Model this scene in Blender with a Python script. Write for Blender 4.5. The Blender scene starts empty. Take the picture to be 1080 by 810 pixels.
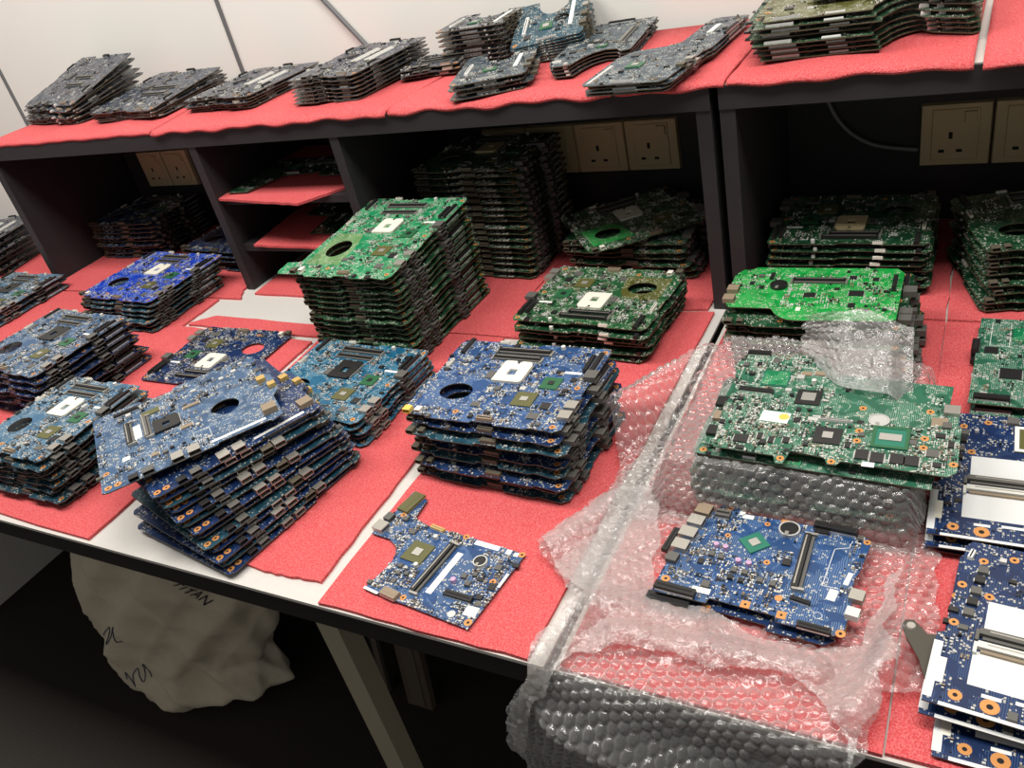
import bpy, math, random
import numpy as np
from mathutils import Matrix, Vector, Euler
from mathutils.geometry import tessellate_polygon

scene = bpy.context.scene
COL = scene.collection

# ---------------------------------------------------------------- camera, world, lights, exposure
PITCH, ROLL, YAW, FPX = 0.5593, -0.2496, -0.5946, 890.1
cy_, sy_, cp_, sp_ = math.cos(YAW), math.sin(YAW), math.cos(PITCH), math.sin(PITCH)
fwd = Vector((sy_ * cp_, cy_ * cp_, -sp_)); rgt = Vector((cy_, -sy_, 0)); upv = rgt.cross(fwd)
cr_, sr_ = math.cos(ROLL), math.sin(ROLL)
r2 = cr_ * rgt + sr_ * upv; u2 = -sr_ * rgt + cr_ * upv
cam_data = bpy.data.cameras.new('camera'); cam = bpy.data.objects.new('camera', cam_data); COL.objects.link(cam)
m = Matrix.Identity(4)
for i_, v_ in enumerate((r2, u2, -fwd)):
    for j_ in range(3): m[j_][i_] = v_[j_]
m.translation = Vector((0.2882, -0.3717, 0.5721))
cam.matrix_world = m
cam_data.sensor_fit = 'HORIZONTAL'; cam_data.sensor_width = 36.0; cam_data.lens = FPX / 1080 * 36.0
cam_data.clip_start = 0.01
scene.camera = cam

world = bpy.data.worlds.new('room_light'); scene.world = world; world.use_nodes = True
world.node_tree.nodes['Background'].inputs[0].default_value = (1.0, 0.97, 0.92, 1)
world.node_tree.nodes['Background'].inputs[1].default_value = 0.22

def area(name, loc, size, size_y, power, color, target):
    l = bpy.data.lights.new(name, 'AREA'); l.shape = 'RECTANGLE'; l.size = size; l.size_y = size_y
    l.energy = power; l.color = color
    o = bpy.data.objects.new(name, l); COL.objects.link(o); o.location = loc
    o.rotation_euler = (Vector(target) - Vector(loc)).to_track_quat('-Z', 'Y').to_euler()
    return o
area('ceiling_light', (0.35, 0.05, 1.75), 1.3, 0.5, 31, (1.0, 0.975, 0.925), (0.35, 0.15, 0))
area('ceiling_light', (-1.25, 0.05, 1.75), 1.3, 0.5, 31, (1.0, 0.975, 0.925), (-1.25, 0.15, 0))

vs = scene.view_settings
vs.view_transform = 'Standard'; vs.look = 'None'; vs.gamma = 1.0; vs.use_curve_mapping = False
vs.exposure = 0.0
scene.cycles.transparent_max_bounces = 24

# ---------------------------------------------------------------- materials
MATS = {}
def mat(name, color, rough=0.5, metal=0.0, spec=0.5):
    if name in MATS: return MATS[name]
    m = bpy.data.materials.new(name); m.use_nodes = True
    b = m.node_tree.nodes['Principled BSDF']
    b.inputs['Base Color'].default_value = (*color, 1); b.inputs['Roughness'].default_value = rough
    b.inputs['Metallic'].default_value = metal; b.inputs['Specular IOR Level'].default_value = spec
    MATS[name] = m
    return m
def N(nt, kind, **kw):
    n = nt.nodes.new(kind)
    for k, v in kw.items():
        if k.startswith('_'): setattr(n, k[1:], v)
        else: n.inputs[k.replace('__', ' ')].default_value = v
    return n
def L(nt, a, ao, b, bi): nt.links.new(a.outputs[ao], b.inputs[bi])
def mixc(nt, fac, a, b):
    n = nt.nodes.new('ShaderNodeMix'); n.data_type = 'RGBA'
    def put(s, v):
        if isinstance(v, tuple) and len(v) == 3: s.default_value = (*v, 1)
        elif hasattr(v, 'is_output'): nt.links.new(v, s)
        else: s.default_value = v
    put(n.inputs[0], fac); put(n.inputs[6], a); put(n.inputs[7], b)
    return n.outputs[2]
def mth(nt, op, a, b=0.0):
    n = nt.nodes.new('ShaderNodeMath'); n.operation = op
    for s, v in zip(n.inputs, (a, b)):
        if hasattr(v, 'is_output'): nt.links.new(v, s)
        else: s.default_value = v
    return n.outputs[0]
def grain(name, color, scale, amount, rough, bump=0.0, spec=0.3, color2=None):
    """plain surface with a fine procedural grain"""
    if name in MATS: return MATS[name]
    m = mat(name, color, rough, 0, spec); nt = m.node_tree; b = nt.nodes['Principled BSDF']
    tc = N(nt, 'ShaderNodeTexCoord'); n = N(nt, 'ShaderNodeTexNoise', Scale=scale, Detail=4.0)
    L(nt, tc, 'Object', n, 'Vector')
    c2 = color2 or tuple(c * (1 - amount) for c in color)
    nt.links.new(mixc(nt, n.outputs['Fac'], color, c2), b.inputs['Base Color'])
    if bump:
        bp = N(nt, 'ShaderNodeBump', Strength=bump, Distance=0.001); L(nt, n, 'Fac', bp, 'Height'); L(nt, bp, 'Normal', b, 'Normal')
    return m
def pcb(name, base, light):
    """solder mask with copper pours, fine traces and silkscreen flecks"""
    m = mat(name, base, 0.33, 0, 0.5); nt = m.node_tree; b = nt.nodes['Principled BSDF']
    tc = N(nt, 'ShaderNodeTexCoord'); co = tc.outputs['Object']
    n1 = N(nt, 'ShaderNodeTexNoise', Scale=38.0, Detail=2.0); nt.links.new(co, n1.inputs['Vector'])
    pour = mth(nt, 'GREATER_THAN', n1.outputs['Fac'], 0.5)
    c = mixc(nt, mth(nt, 'MULTIPLY', pour, 0.35), base, tuple(x * 0.45 for x in base))
    n2 = N(nt, 'ShaderNodeTexNoise', Scale=55.0, Detail=2.0, Distortion=1.0); nt.links.new(co, n2.inputs['Vector'])
    area_ = mth(nt, 'GREATER_THAN', n2.outputs['Fac'], 0.47)
    w = N(nt, 'ShaderNodeTexWave', Scale=190.0, Distortion=5.0, Detail=1.0); w.inputs['Detail Scale'].default_value = 0.6
    nt.links.new(co, w.inputs['Vector'])
    tr = mth(nt, 'MULTIPLY', mth(nt, 'GREATER_THAN', w.outputs['Fac'], 0.72), area_)
    c = mixc(nt, mth(nt, 'MULTIPLY', tr, 0.6), c, light)
    v = N(nt, 'ShaderNodeTexVoronoi', Scale=540.0); v.distance = 'CHEBYCHEV'; nt.links.new(co, v.inputs['Vector'])
    sp = N(nt, 'ShaderNodeSeparateColor'); L(nt, v, 'Color', sp, 'Color')
    pad = mth(nt, 'MULTIPLY', mth(nt, 'GREATER_THAN', sp.outputs[0], 0.79), area_)
    pad = mth(nt, 'MULTIPLY', pad, mth(nt, 'LESS_THAN', v.outputs['Distance'], 0.42))
    c = mixc(nt, mth(nt, 'MULTIPLY', pad, 0.8), c, (0.55, 0.52, 0.44))
    nt.links.new(c, b.inputs['Base Color'])
    return m
def foam_mat(name, a, c2):
    m = mat(name, a, 0.75, 0, 0.25); nt = m.node_tree; b = nt.nodes['Principled BSDF']
    tc = N(nt, 'ShaderNodeTexCoord'); co = tc.outputs['Object']
    v = N(nt, 'ShaderNodeTexVoronoi', Scale=430.0); nt.links.new(co, v.inputs['Vector'])
    n = N(nt, 'ShaderNodeTexNoise', Scale=700.0, Detail=2.0); nt.links.new(co, n.inputs['Vector'])
    big = N(nt, 'ShaderNodeTexNoise', Scale=14.0, Detail=2.0); nt.links.new(co, big.inputs['Vector'])
    f = mth(nt, 'MULTIPLY', mth(nt, 'SUBTRACT', n.outputs['Fac'], 0.38), 2.2)
    c = mixc(nt, f, a, c2)
    c = mixc(nt, mth(nt, 'MULTIPLY', big.outputs['Fac'], 0.25), c, tuple(x * 0.8 for x in a))
    nt.links.new(c, b.inputs['Base Color'])
    bp = N(nt, 'ShaderNodeBump', Strength=0.55, Distance=0.0012); L(nt, v, 'Distance', bp, 'Height'); L(nt, bp, 'Normal', b, 'Normal')
    b.inputs['Subsurface Weight'].default_value = 0.0
    return m

RED = foam_mat('red_foam', (0.58, 0.058, 0.065), (0.80, 0.245, 0.24))
WHITE = grain('white_laminate', (0.62, 0.59, 0.55), 160, 0.10, 0.45, 0)
WALLM = grain('painted_wall', (0.90, 0.875, 0.82), 6, 0.05, 0.85, 0.02)
DARK = grain('charcoal_laminate', (0.034, 0.031, 0.033), 220, 0.25, 0.5, 0.05)
EDGEB = grain('black_edge_band', (0.020, 0.019, 0.019), 200, 0.2, 0.45, 0)
CARPET = grain('dark_carpet', (0.062, 0.053, 0.047), 420, 0.75, 0.95, 0.6, 0.1)
PANELG = grain('grey_panel', (0.78, 0.75, 0.68), 60, 0.1, 0.6, 0)
BEIGE = grain('beige_steel', (0.46, 0.41, 0.30), 50, 0.1, 0.45, 0)
BROWN = grain('dark_brown_board', (0.13, 0.095, 0.07), 60, 0.3, 0.5, 0.05)
SACK = grain('woven_sack', (0.70, 0.62, 0.48), 90, 0.18, 0.7, 0.15)
SOCKM = grain('cream_plastic', (0.62, 0.50, 0.29), 30, 0.05, 0.4, 0)
INK = mat('black_ink', (0.012, 0.011, 0.011), 0.6)
BLUEINK = mat('blue_ink', (0.03, 0.04, 0.10), 0.6)
GREYTRIM = mat('grey_trim', (0.16, 0.16, 0.165), 0.4)
HOLE = mat('dark_hole', (0.006, 0.005, 0.005), 0.8)
IVORY = mat('ivory_plastic', (0.80, 0.76, 0.65), 0.4)
BLACKP = mat('black_plastic', (0.016, 0.015, 0.015), 0.38)
GREYP = mat('grey_plastic', (0.11, 0.105, 0.095), 0.42)
CHIPK = mat('chip_black', (0.022, 0.021, 0.021), 0.3)
STEEL = mat('steel', (0.50, 0.475, 0.425), 0.35, 0.7)
TINM = mat('tin', (0.66, 0.65, 0.62), 0.35, 0.4)
GOLD = mat('gold', (0.72, 0.48, 0.16), 0.35, 0.6)
COPPER = mat('bare_copper', (0.66, 0.29, 0.09), 0.42, 0.25)
TAN = mat('tan_ceramic', (0.27, 0.205, 0.14), 0.5)
JACK = mat('dull_jack', (0.10, 0.085, 0.06), 0.45)
CERW = mat('white_ceramic', (0.66, 0.65, 0.60), 0.5)
PAPER = mat('white_label', (0.78, 0.77, 0.73), 0.5)
PADW = mat('pale_solder_mask', (0.70, 0.70, 0.69), 0.4)
DIE = mat('silicon_die', (0.52, 0.50, 0.46), 0.22, 0.5)
GSUB = mat('green_substrate', (0.025, 0.12, 0.05), 0.35)
TSUB = mat('teal_substrate', (0.02, 0.17, 0.11), 0.35)
OSUB = mat('olive_substrate', (0.11, 0.105, 0.035), 0.35)
YELLOW = mat('yellow_plastic', (0.75, 0.52, 0.10), 0.4)
PINKC = mat('pink_cap', (0.62, 0.40, 0.60), 0.3, 0.4)
BLUEP = mat('blue_plastic', (0.02, 0.05, 0.42), 0.4)
EDGE = mat('fibreglass_edge', (0.10, 0.08, 0.05), 0.5)
BLUE = pcb('blue_mask', (0.014, 0.062, 0.190), (0.19, 0.29, 0.45))
NAVY = pcb('navy_mask', (0.006, 0.022, 0.085), (0.05, 0.10, 0.22))
ULTRA = pcb('ultramarine_mask', (0.010, 0.045, 0.42), (0.12, 0.24, 0.62))
TEAL = pcb('teal_mask', (0.010, 0.105, 0.20), (0.18, 0.38, 0.46))
SLATE = pcb('slate_blue_mask', (0.045, 0.125, 0.22), (0.22, 0.33, 0.40))
STEELB = pcb('steel_blue_mask', (0.036, 0.088, 0.18), (0.22, 0.30, 0.40))
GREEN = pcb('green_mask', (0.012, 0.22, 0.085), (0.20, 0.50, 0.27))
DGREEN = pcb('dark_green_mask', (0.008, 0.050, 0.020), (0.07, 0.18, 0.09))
BGREEN = pcb('bright_green_mask', (0.010, 0.30, 0.05), (0.16, 0.50, 0.18))
MGREEN = pcb('mint_green_mask', (0.030, 0.135, 0.078), (0.32, 0.46, 0.38))
OLIVE = pcb('olive_mask', (0.085, 0.085, 0.02), (0.20, 0.24, 0.11))
CHAR = pcb('charcoal_mask', (0.020, 0.028, 0.050), (0.07, 0.085, 0.12))
LGREEN = pcb('pale_green_mask', (0.13, 0.26, 0.10), (0.30, 0.44, 0.24))
DGREEN2 = pcb('mid_green_mask', (0.018, 0.085, 0.030), (0.16, 0.30, 0.16))
TEAL2 = pcb('grey_teal_mask', (0.012, 0.055, 0.085), (0.10, 0.18, 0.22))

def film_mat(name, clear, haze, gloss, rough, crinkle=0.3, cs=240.0):
    """thin clear polyethylene film: see-through, a little milky, with sharp sheen"""
    m = bpy.data.materials.new(name); m.use_nodes = True; nt = m.node_tree
    for n in list(nt.nodes): nt.nodes.remove(n)
    out = N(nt, 'ShaderNodeOutputMaterial')
    tr = N(nt, 'ShaderNodeBsdfTransparent', Color=(clear, clear, clear * 0.99, 1))
    df = N(nt, 'ShaderNodeBsdfDiffuse', Color=(0.88, 0.87, 0.85, 1)); tl = N(nt, 'ShaderNodeBsdfTranslucent', Color=(0.88, 0.87, 0.85, 1))
    mm = N(nt, 'ShaderNodeMixShader', Fac=0.45); L(nt, df, 0, mm, 1); L(nt, tl, 0, mm, 2)
    gl = N(nt, 'ShaderNodeBsdfGlossy', Roughness=rough, Color=(1, 1, 1, 1))
    lw = N(nt, 'ShaderNodeLayerWeight', Blend=0.35)
    tc = N(nt, 'ShaderNodeTexCoord'); ns = N(nt, 'ShaderNodeTexNoise', Scale=cs, Detail=3.0, Distortion=1.5); L(nt, tc, 'Object', ns, 'Vector')
    bp = N(nt, 'ShaderNodeBump', Strength=crinkle, Distance=0.0015); L(nt, ns, 'Fac', bp, 'Height')
    for q_ in (gl, lw, df): L(nt, bp, 'Normal', q_, 'Normal')
    a = N(nt, 'ShaderNodeMixShader'); L(nt, tr, 0, a, 1); L(nt, mm, 0, a, 2)
    nt.links.new(mth(nt, 'MULTIPLY_ADD', lw.outputs['Facing'], 0.5), a.inputs[0])
    a.inputs[0].links[0].from_node.inputs[2].default_value = haze
    b = N(nt, 'ShaderNodeMixShader'); L(nt, a, 0, b, 1); L(nt, gl, 0, b, 2)
    nt.links.new(mth(nt, 'MULTIPLY_ADD', lw.outputs['Fresnel'], gloss), b.inputs[0])
    b.inputs[0].links[0].from_node.inputs[2].default_value = 0.02
    L(nt, b, 0, out, 0)
    return m
FILM = film_mat('bubble_film', 0.95, 0.15, 0.9, 0.10, 0.35, 240)
FILM2 = film_mat('crumpled_film', 0.94, 0.24, 0.9, 0.14, 0.9, 190)
GSLATE = pcb('dull_slate_mask', (0.028, 0.050, 0.070), (0.15, 0.19, 0.21))

# ---------------------------------------------------------------- mesh helpers
class MB:
    def __init__(s): s.v = []; s.f = []; s.m = []; s.mats = []
    def mi(s, m):
        if m not in s.mats: s.mats.append(m)
        return s.mats.index(m)
    def add(s, vs, fs, m):
        o = len(s.v); k = s.mi(m); s.v += [tuple(p) for p in vs]
        for f in fs: s.f.append(tuple(i + o for i in f)); s.m.append(k)
        return s
    def box(s, x, y, z, sx, sy, sz, m, rot=0.0, bottom=True, taper=0.0):
        """box standing on z; rot about its own centre"""
        c, n = math.cos(rot), math.sin(rot); vs = []
        for zz, t in ((z, 0), (z + sz, taper)):
            for ax, ay in ((-1, -1), (1, -1), (1, 1), (-1, 1)):
                px, py = ax * (sx / 2 - t), ay * (sy / 2 - t)
                vs.append((x + c * px - n * py, y + n * px + c * py, zz))
        fs = [(4, 5, 6, 7), (0, 1, 5, 4), (1, 2, 6, 5), (2, 3, 7, 6), (3, 0, 4, 7)]
        if bottom: fs.append((3, 2, 1, 0))
        return s.add(vs, fs, m)
    def cyl(s, x, y, z, r, h, m, n=14, r2=None):
        r2 = r if r2 is None else r2
        vs = [(x + r * math.cos(2 * math.pi * k / n), y + r * math.sin(2 * math.pi * k / n), z) for k in range(n)]
        vs += [(x + r2 * math.cos(2 * math.pi * k / n), y + r2 * math.sin(2 * math.pi * k / n), z + h) for k in range(n)]
        fs = [(k, (k + 1) % n, n + (k + 1) % n, n + k) for k in range(n)] + [tuple(range(n, 2 * n)), tuple(range(n - 1, -1, -1))]
        return s.add(vs, fs, m)
    def ring(s, x, y, z, r, ri, h, m, n=16):
        o = [(r * math.cos(2 * math.pi * k / n), r * math.sin(2 * math.pi * k / n)) for k in range(n)]
        i = [(ri * math.cos(2 * math.pi * k / n), ri * math.sin(2 * math.pi * k / n)) for k in range(n)]
        return s.prism([(x + a, y + b) for a, b in o], z, z + h, m, m, [[(x + a, y + b) for a, b in i]])
    def prism(s, poly, z0, z1, m, medge=None, holes=()):
        loops = [list(poly)] + [list(h) for h in holes]
        pts = [p for lp in loops for p in lp]
        tris = tessellate_polygon([[Vector((p[0], p[1], 0)) for p in lp] for lp in loops])
        n = len(pts); top = []; bot = []
        for t in tris:
            a, b, c = (pts[i] for i in t)
            if (b[0] - a[0]) * (c[1] - a[1]) - (b[1] - a[1]) * (c[0] - a[0]) < 0: t = (t[2], t[1], t[0])
            top.append((t[0] + n, t[1] + n, t[2] + n)); bot.append((t[2], t[1], t[0]))
        side = []; o = 0
        for q, lp in enumerate(loops):
            ar = sum(lp[i][0] * lp[(i + 1) % len(lp)][1] - lp[(i + 1) % len(lp)][0] * lp[i][1] for i in range(len(lp)))
            for i in range(len(lp)):
                a, b = o + i, o + (i + 1) % len(lp)
                if (ar > 0) != (q == 0): a, b = b, a
                side.append((a, b, b + n, a + n))
            o += len(lp)
        vs = [(p[0], p[1], z0) for p in pts] + [(p[0], p[1], z1) for p in pts]
        s.add(vs, top + bot, m)
        k = len(s.v) - 2 * n; e = s.mi(medge or m)
        for f in side: s.f.append(tuple(i + k for i in f)); s.m.append(e)
        return s
    def mesh(s, name, smooth=False):
        me = bpy.data.meshes.new(name); me.from_pydata(s.v, [], s.f)
        for m_ in s.mats: me.materials.append(m_)
        me.polygons.foreach_set('material_index', s.m)
        if smooth: me.polygons.foreach_set('use_smooth', [True] * len(s.f))
        me.update(); return me

def link(name, me, parent=None, label=None, cat=None, group=None, kind=None):
    o = bpy.data.objects.new(name, me); COL.objects.link(o)
    if parent: o.parent = parent
    if label: o['label'] = label
    if cat: o['category'] = cat
    if group: o['group'] = group
    if kind: o['kind'] = kind
    return o
def empty(name, loc, label, cat, group=None, rot=(0, 0, 0)):
    o = link(name, None, None, label, cat, group); o.location = loc; o.rotation_euler = rot
    o.empty_display_size = 0.02; return o
def tube_mesh(name, pts, r, m, n=8):
    pts = [Vector(p) for p in pts]; b = MB(); vs = []; fs = []
    for i, p in enumerate(pts):
        d = (pts[min(i + 1, len(pts) - 1)] - pts[max(i - 1, 0)]).normalized()
        a = d.orthogonal().normalized() if i == 0 else (a - d * a.dot(d)).normalized()
        c = d.cross(a)
        for k in range(n):
            t = 2 * math.pi * k / n; vs.append(p + (a * math.cos(t) + c * math.sin(t)) * r)
    for i in range(len(pts) - 1):
        for k in range(n): fs.append((i * n + k, i * n + (k + 1) % n, (i + 1) * n + (k + 1) % n, (i + 1) * n + k))
    fs += [tuple(range(n - 1, -1, -1)), tuple(range((len(pts) - 1) * n, len(pts) * n))]
    b.add(vs, fs, m); return b.mesh(name, True)
def grid_mesh(name, P, keep, m, smooth=True):
    """surface from a (nu, nv, 3) array, faces kept by a (nu-1, nv-1) mask"""
    nu, nv = P.shape[:2]; idx = np.arange(nu * nv).reshape(nu, nv)
    q = np.stack([idx[:-1, :-1], idx[1:, :-1], idx[1:, 1:], idx[:-1, 1:]], -1)[keep]
    used = np.unique(q); re = np.zeros(nu * nv, int); re[used] = np.arange(len(used)); q = re[q]
    me = bpy.data.meshes.new(name); me.vertices.add(len(used)); me.vertices.foreach_set('co', P.reshape(-1, 3)[used].astype(np.float32).ravel())
    me.loops.add(q.size); me.loops.foreach_set('vertex_index', q.astype(np.int32).ravel())
    me.polygons.add(len(q)); me.polygons.foreach_set('loop_start', np.arange(0, q.size, 4, dtype=np.int32))
    me.update(calc_edges=True); me.polygons.foreach_set('use_smooth', np.ones(len(q), bool))
    me.materials.append(m); me.validate(); return me

# ---------------------------------------------------------------- room
YS, HB, TOPZ = 0.5911, 0.2661, 0.294          # shelf front, underside and top of the shelf board
YW = 0.895
FZ = -0.60
b = MB().box(-0.4, YW + 0.02, FZ, 5.2, 0.04, 2.6, WALLM); link('wall_back', b.mesh('wall_back'), kind='structure')
b = MB().box(-0.4, -0.6, FZ - 0.03, 5.2, 3.2, 0.03, CARPET); link('floor', b.mesh('floor'), kind='structure')
for x in (-1.737, -0.997):
    b = MB().box(x, YW - 0.002, FZ, 0.006, 0.006, 2.4, GREYTRIM); link('trim_1', b.mesh('trim'), kind='structure')

# ---------------------------------------------------------------- desks
def desk(x0, x1, label, legs, panel=None):
    d = empty('office_desk', ((x0 + x1) / 2, 0.44, FZ), label, 'desk')
    ox, oy, oz = (x0 + x1) / 2, 0.44, FZ
    t = MB().box(0, 0, -0.004 - oz - 0.0, x1 - x0, 0.88, 0.004, WHITE); o = link('desktop', t.mesh('desktop'), d)
    t = MB().box(0, 0, -0.030 - oz, x1 - x0 - 0.002, 0.878, 0.0255, EDGEB); link('edge_band', t.mesh('edge_band'), d)
    for x, y in legs:
        t = MB().box(x - ox, y - oy, 0, 0.034, 0.03, -0.03 - FZ, BEIGE); t.box(x - ox, y - oy, 0, 0.042, 0.038, 0.012, BLACKP)
        link('leg', t.mesh('leg'), d)
    if panel is not None:
        t = MB().box(panel - ox, 0.06, 0, 0.02, 0.74, -0.03 - FZ, PANELG); link('side_panel', t.mesh('side_panel'), d)
    t = MB().box(0, 0.36, 0.25, x1 - x0 - 0.1, 0.015, 0.25, DARK); link('modesty_panel', t.mesh('modesty_panel'), d)
desk(-1.95, -0.003, 'long white-topped desk with black edge, left of the narrow seam', [(-0.372, 0.10), (-0.06, 0.80)], -1.585)
desk(0.0055, 1.35, 'white-topped desk on the right, half hidden under bubble wrap', [(1.2, 0.1), (0.9, 0.80)])

# ---------------------------------------------------------------- shelf units standing on the desks
def shelf(x0, x1, uprights, label, wood_shelves=()):
    s = empty('desk_shelf', ((x0 + x1) / 2, (YS + 0.873) / 2, 0.0), label, 'shelf')
    ox, oy = s.location.x, s.location.y; dep = 0.873 - YS
    t = MB().box(0, 0, HB, x1 - x0, dep, TOPZ - HB - 0.0015, DARK); link('top_board', t.mesh('top_board'), s)
    t = MB().box(0, 0.0015, TOPZ - 0.0015, x1 - x0 - 0.002, dep - 0.003, 0.0015, WHITE); link('white_top_face', t.mesh('white_top_face'), s)
    t = MB().box(0, dep / 2 - 0.0, 0.0, x1 - x0, 0.006, HB, DARK); link('back_panel', t.mesh('back_panel'), s)
    for k, (xa, w) in enumerate(uprights):
        t = MB().box(xa + w / 2 - ox, -0.002, 0.0, w, dep - 0.008, HB, DARK); link('upright_panel', t.mesh('upright_panel'), s)
    for xa, xb, z in wood_shelves:
        t = MB().box((xa + xb) / 2 - ox, 0.006, z - 0.012, xb - xa, dep - 0.02, 0.012, DARK); link('inner_shelf', t.mesh('inner_shelf'), s)
    return s
shelf(-1.4364, -0.0005, [(-1.4364, 0.02), (-0.8742, 0.017), (-0.5739, 0.017), (-0.0185, 0.018)],
      'charcoal desk shelf with three open bays, left unit', [(-0.857, -0.574, 0.170), (-0.857, -0.574, 0.083)])
shelf(0.0095, 1.33, [(0.0095, 0.018), (0.62, 0.018), (1.31, 0.018)], 'charcoal desk shelf cut off by the right edge, right unit')

# ---------------------------------------------------------------- power sockets
def socket(x, z, w, h, label, group):
    s = empty('power_socket', (x, 0.868, z), label, 'socket', group)
    t = MB(); t.v = []; q = 0.004
    def plate(mb, x0, x1, z0, z1, y0, y1, m, bev):
        vs = [(x0, y1, z0), (x1, y1, z0), (x1, y1, z1), (x0, y1, z1), (x0 + bev, y0, z0 + bev), (x1 - bev, y0, z0 + bev), (x1 - bev, y0, z1 - bev), (x0 + bev, y0, z1 - bev)]
        mb.add(vs, [(4, 5, 6, 7), (0, 1, 5, 4), (1, 2, 6, 5), (2, 3, 7, 6), (3, 0, 4, 7), (3, 2, 1, 0)], m)
    plate(t, 0.0006, w - 0.0006, 0, h, -0.006, 0.002, SOCKM, 0.0015); link('faceplate', t.mesh('faceplate'), s)
    t = MB(); plate(t, w * 0.17, w * 0.83, h * 0.10, h * 0.92, -0.0078, -0.006, SOCKM, 0.0012); link('raised_panel', t.mesh('raised_panel'), s)
    t = MB(); plate(t, w * 0.62, w * 0.79, h * 0.70, h * 0.88, -0.0105, -0.0078, SOCKM, 0.0008); link('switch', t.mesh('switch'), s)
    for (a, c, pw, ph) in ((0.44, 0.50, 0.055, 0.11), (0.32, 0.25, 0.085, 0.05), (0.57, 0.25, 0.085, 0.05)):
        t = MB(); plate(t, w * (a - pw / 2), w * (a + pw / 2), h * c - h * ph / 2, h * c + h * ph / 2, -0.0081, -0.0078, HOLE, 0.0001)
        link('pin_hole', t.mesh('pin_hole'), s)
place_ = ['leftmost', 'second from left', 'third from left', 'rightmost']
for k in range(4):
    socket(-0.135 - 0.0865 * (4 - k), 0.0915, 0.0865, 0.082, 'cream power socket, %s of four in the middle bay' % place_[k], 'sockets in the middle bay')
for k in range(2):
    socket(-1.368 + 0.0785 * k, 0.0975, 0.0785, 0.08, 'cream power socket, %s one of two in the left bay' % ('left', 'right')[k], 'sockets in the left bay')
for k in range(3):
    socket(0.2007 + 0.087 * k, 0.082, 0.086, 0.085, 'cream power socket in the right bay, %s' % ('fully in view', 'cut by the picture edge', 'third along')[k], 'sockets in the right bay') if k < 2 else None

def spline(pts, n=8):
    out = []
    for i in range(len(pts) - 1):
        p0, p1, p2, p3 = (np.array(pts[max(0, min(len(pts) - 1, i + d))], float) for d in (-1, 0, 1, 2))
        for k in range(n):
            t = k / n
            out.append(0.5 * ((2 * p1) + (-p0 + p2) * t + (2 * p0 - 5 * p1 + 4 * p2 - p3) * t * t + (-p0 + 3 * p1 - 3 * p2 + p3) * t ** 3))
    out.append(np.array(pts[-1], float)); return out
link('hanging_cable', tube_mesh('hanging_cable', spline([(0.065, 0.862, 0.262), (0.078, 0.86, 0.20), (0.10, 0.86, 0.15), (0.14, 0.86, 0.118), (0.20, 0.864, 0.105)]), 0.0032, GREYTRIM),
     None, 'dark cord hanging in the right bay beside the socket', 'cord')
link('grey_cable', tube_mesh('grey_cable', spline([(-0.98, 0.889, 0.85), (-0.86, 0.889, 0.56), (-0.748, 0.889, 0.411), (-0.681, 0.889, 0.322), (-0.665, 0.888, 0.3)]), 0.0042, GREYTRIM),
     None, 'grey cable slanting down the white wall above the shelf', 'cable')

# ---------------------------------------------------------------- red foam sheets
FOAM_G = 'red foam sheets'
def foam(poly, z, label, th=0.004, n=10, jit=0.0012, seed=0, name='foam_sheet'):
    rnd = random.Random(seed); pts = []
    for i, p in enumerate(poly):
        q = poly[(i + 1) % len(poly)]
        for k in range(n):
            t = k / n; j = 0 if k == 0 else jit
            pts.append((p[0] + (q[0] - p[0]) * t + rnd.uniform(-j, j), p[1] + (q[1] - p[1]) * t + rnd.uniform(-j, j)))
    bm = MB().prism(pts, z, z + th, RED)
    return link(name, bm.mesh('foam_sheet'), None, label, 'foam sheet', FOAM_G)
foam([(-1.60, 0.02), (-0.60, 0.004), (-0.60, 0.40), (-0.60, 0.44), (-0.905, 0.455), (-0.905, 0.55), (-1.62, 0.55)], 0.0, 'big red foam sheet under the piles at the left', seed=1)
foam([(-1.62, 0.555), (-0.856, 0.555), (-0.878, 0.585), (-0.89, 0.86), (-1.41, 0.86), (-1.41, 0.588), (-1.62, 0.586)], 0.0, 'red foam sheet on the floor of the left bay', seed=2)
foam([(-1.95, 0.59), (-1.45, 0.59), (-1.45, 0.86), (-1.95, 0.86)], 0.0, 'red foam sheet outside the left panel', seed=3)
foam([(-0.575, 0.055), (-0.335, 0.021), (-0.262, 0.025), (-0.268, 0.215), (-0.285, 0.485), (-0.614, 0.487), (-0.858, 0.495), (-0.895, 0.47), (-0.895, 0.462), (-0.592, 0.455)], 0.0, 'red foam sheet under the fanned pile and turquoise pile', seed=4)
foam([(-0.247, 0.001), (-0.018, 0.001), (-0.0145, 0.58), (-0.25, 0.56)], 0.0, 'red foam sheet under the lone notched blue board', seed=5)
foam([(-0.552, 0.492), (-0.253, 0.488), (-0.2985, 0.57), (-0.30, 0.86), (-0.552, 0.86)], 0.0, 'red foam sheet on the floor of the middle bay, left', seed=6)
foam([(-0.84, 0.575), (-0.60, 0.571), (-0.585, 0.86), (-0.84, 0.86)], 0.0, 'red foam sheet below the lower inner shelf', seed=12)
foam([(-0.297, 0.566), (-0.025, 0.586), (-0.025, 0.86), (-0.297, 0.86)], 0.0, 'red foam sheet in the middle bay under the sockets', seed=7)
foam([(0.012, 0.001), (0.257, 0.001), (0.258, 0.58), (0.012, 0.58)], 0.0, 'red foam sheet under the bubble wrap', jit=.0003, seed=8)
foam([(0.2585, 0.003), (0.62, 0.003), (0.62, 0.58), (0.2585, 0.58)], 0.0, 'red foam sheet along the right edge under white-patched boards', jit=.0003, seed=9)
foam([(0.032, 0.585), (0.2575, 0.585), (0.255, 0.86), (0.032, 0.86)], 0.0, 'red foam sheet in the right bay beneath the left pile', seed=10)
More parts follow.
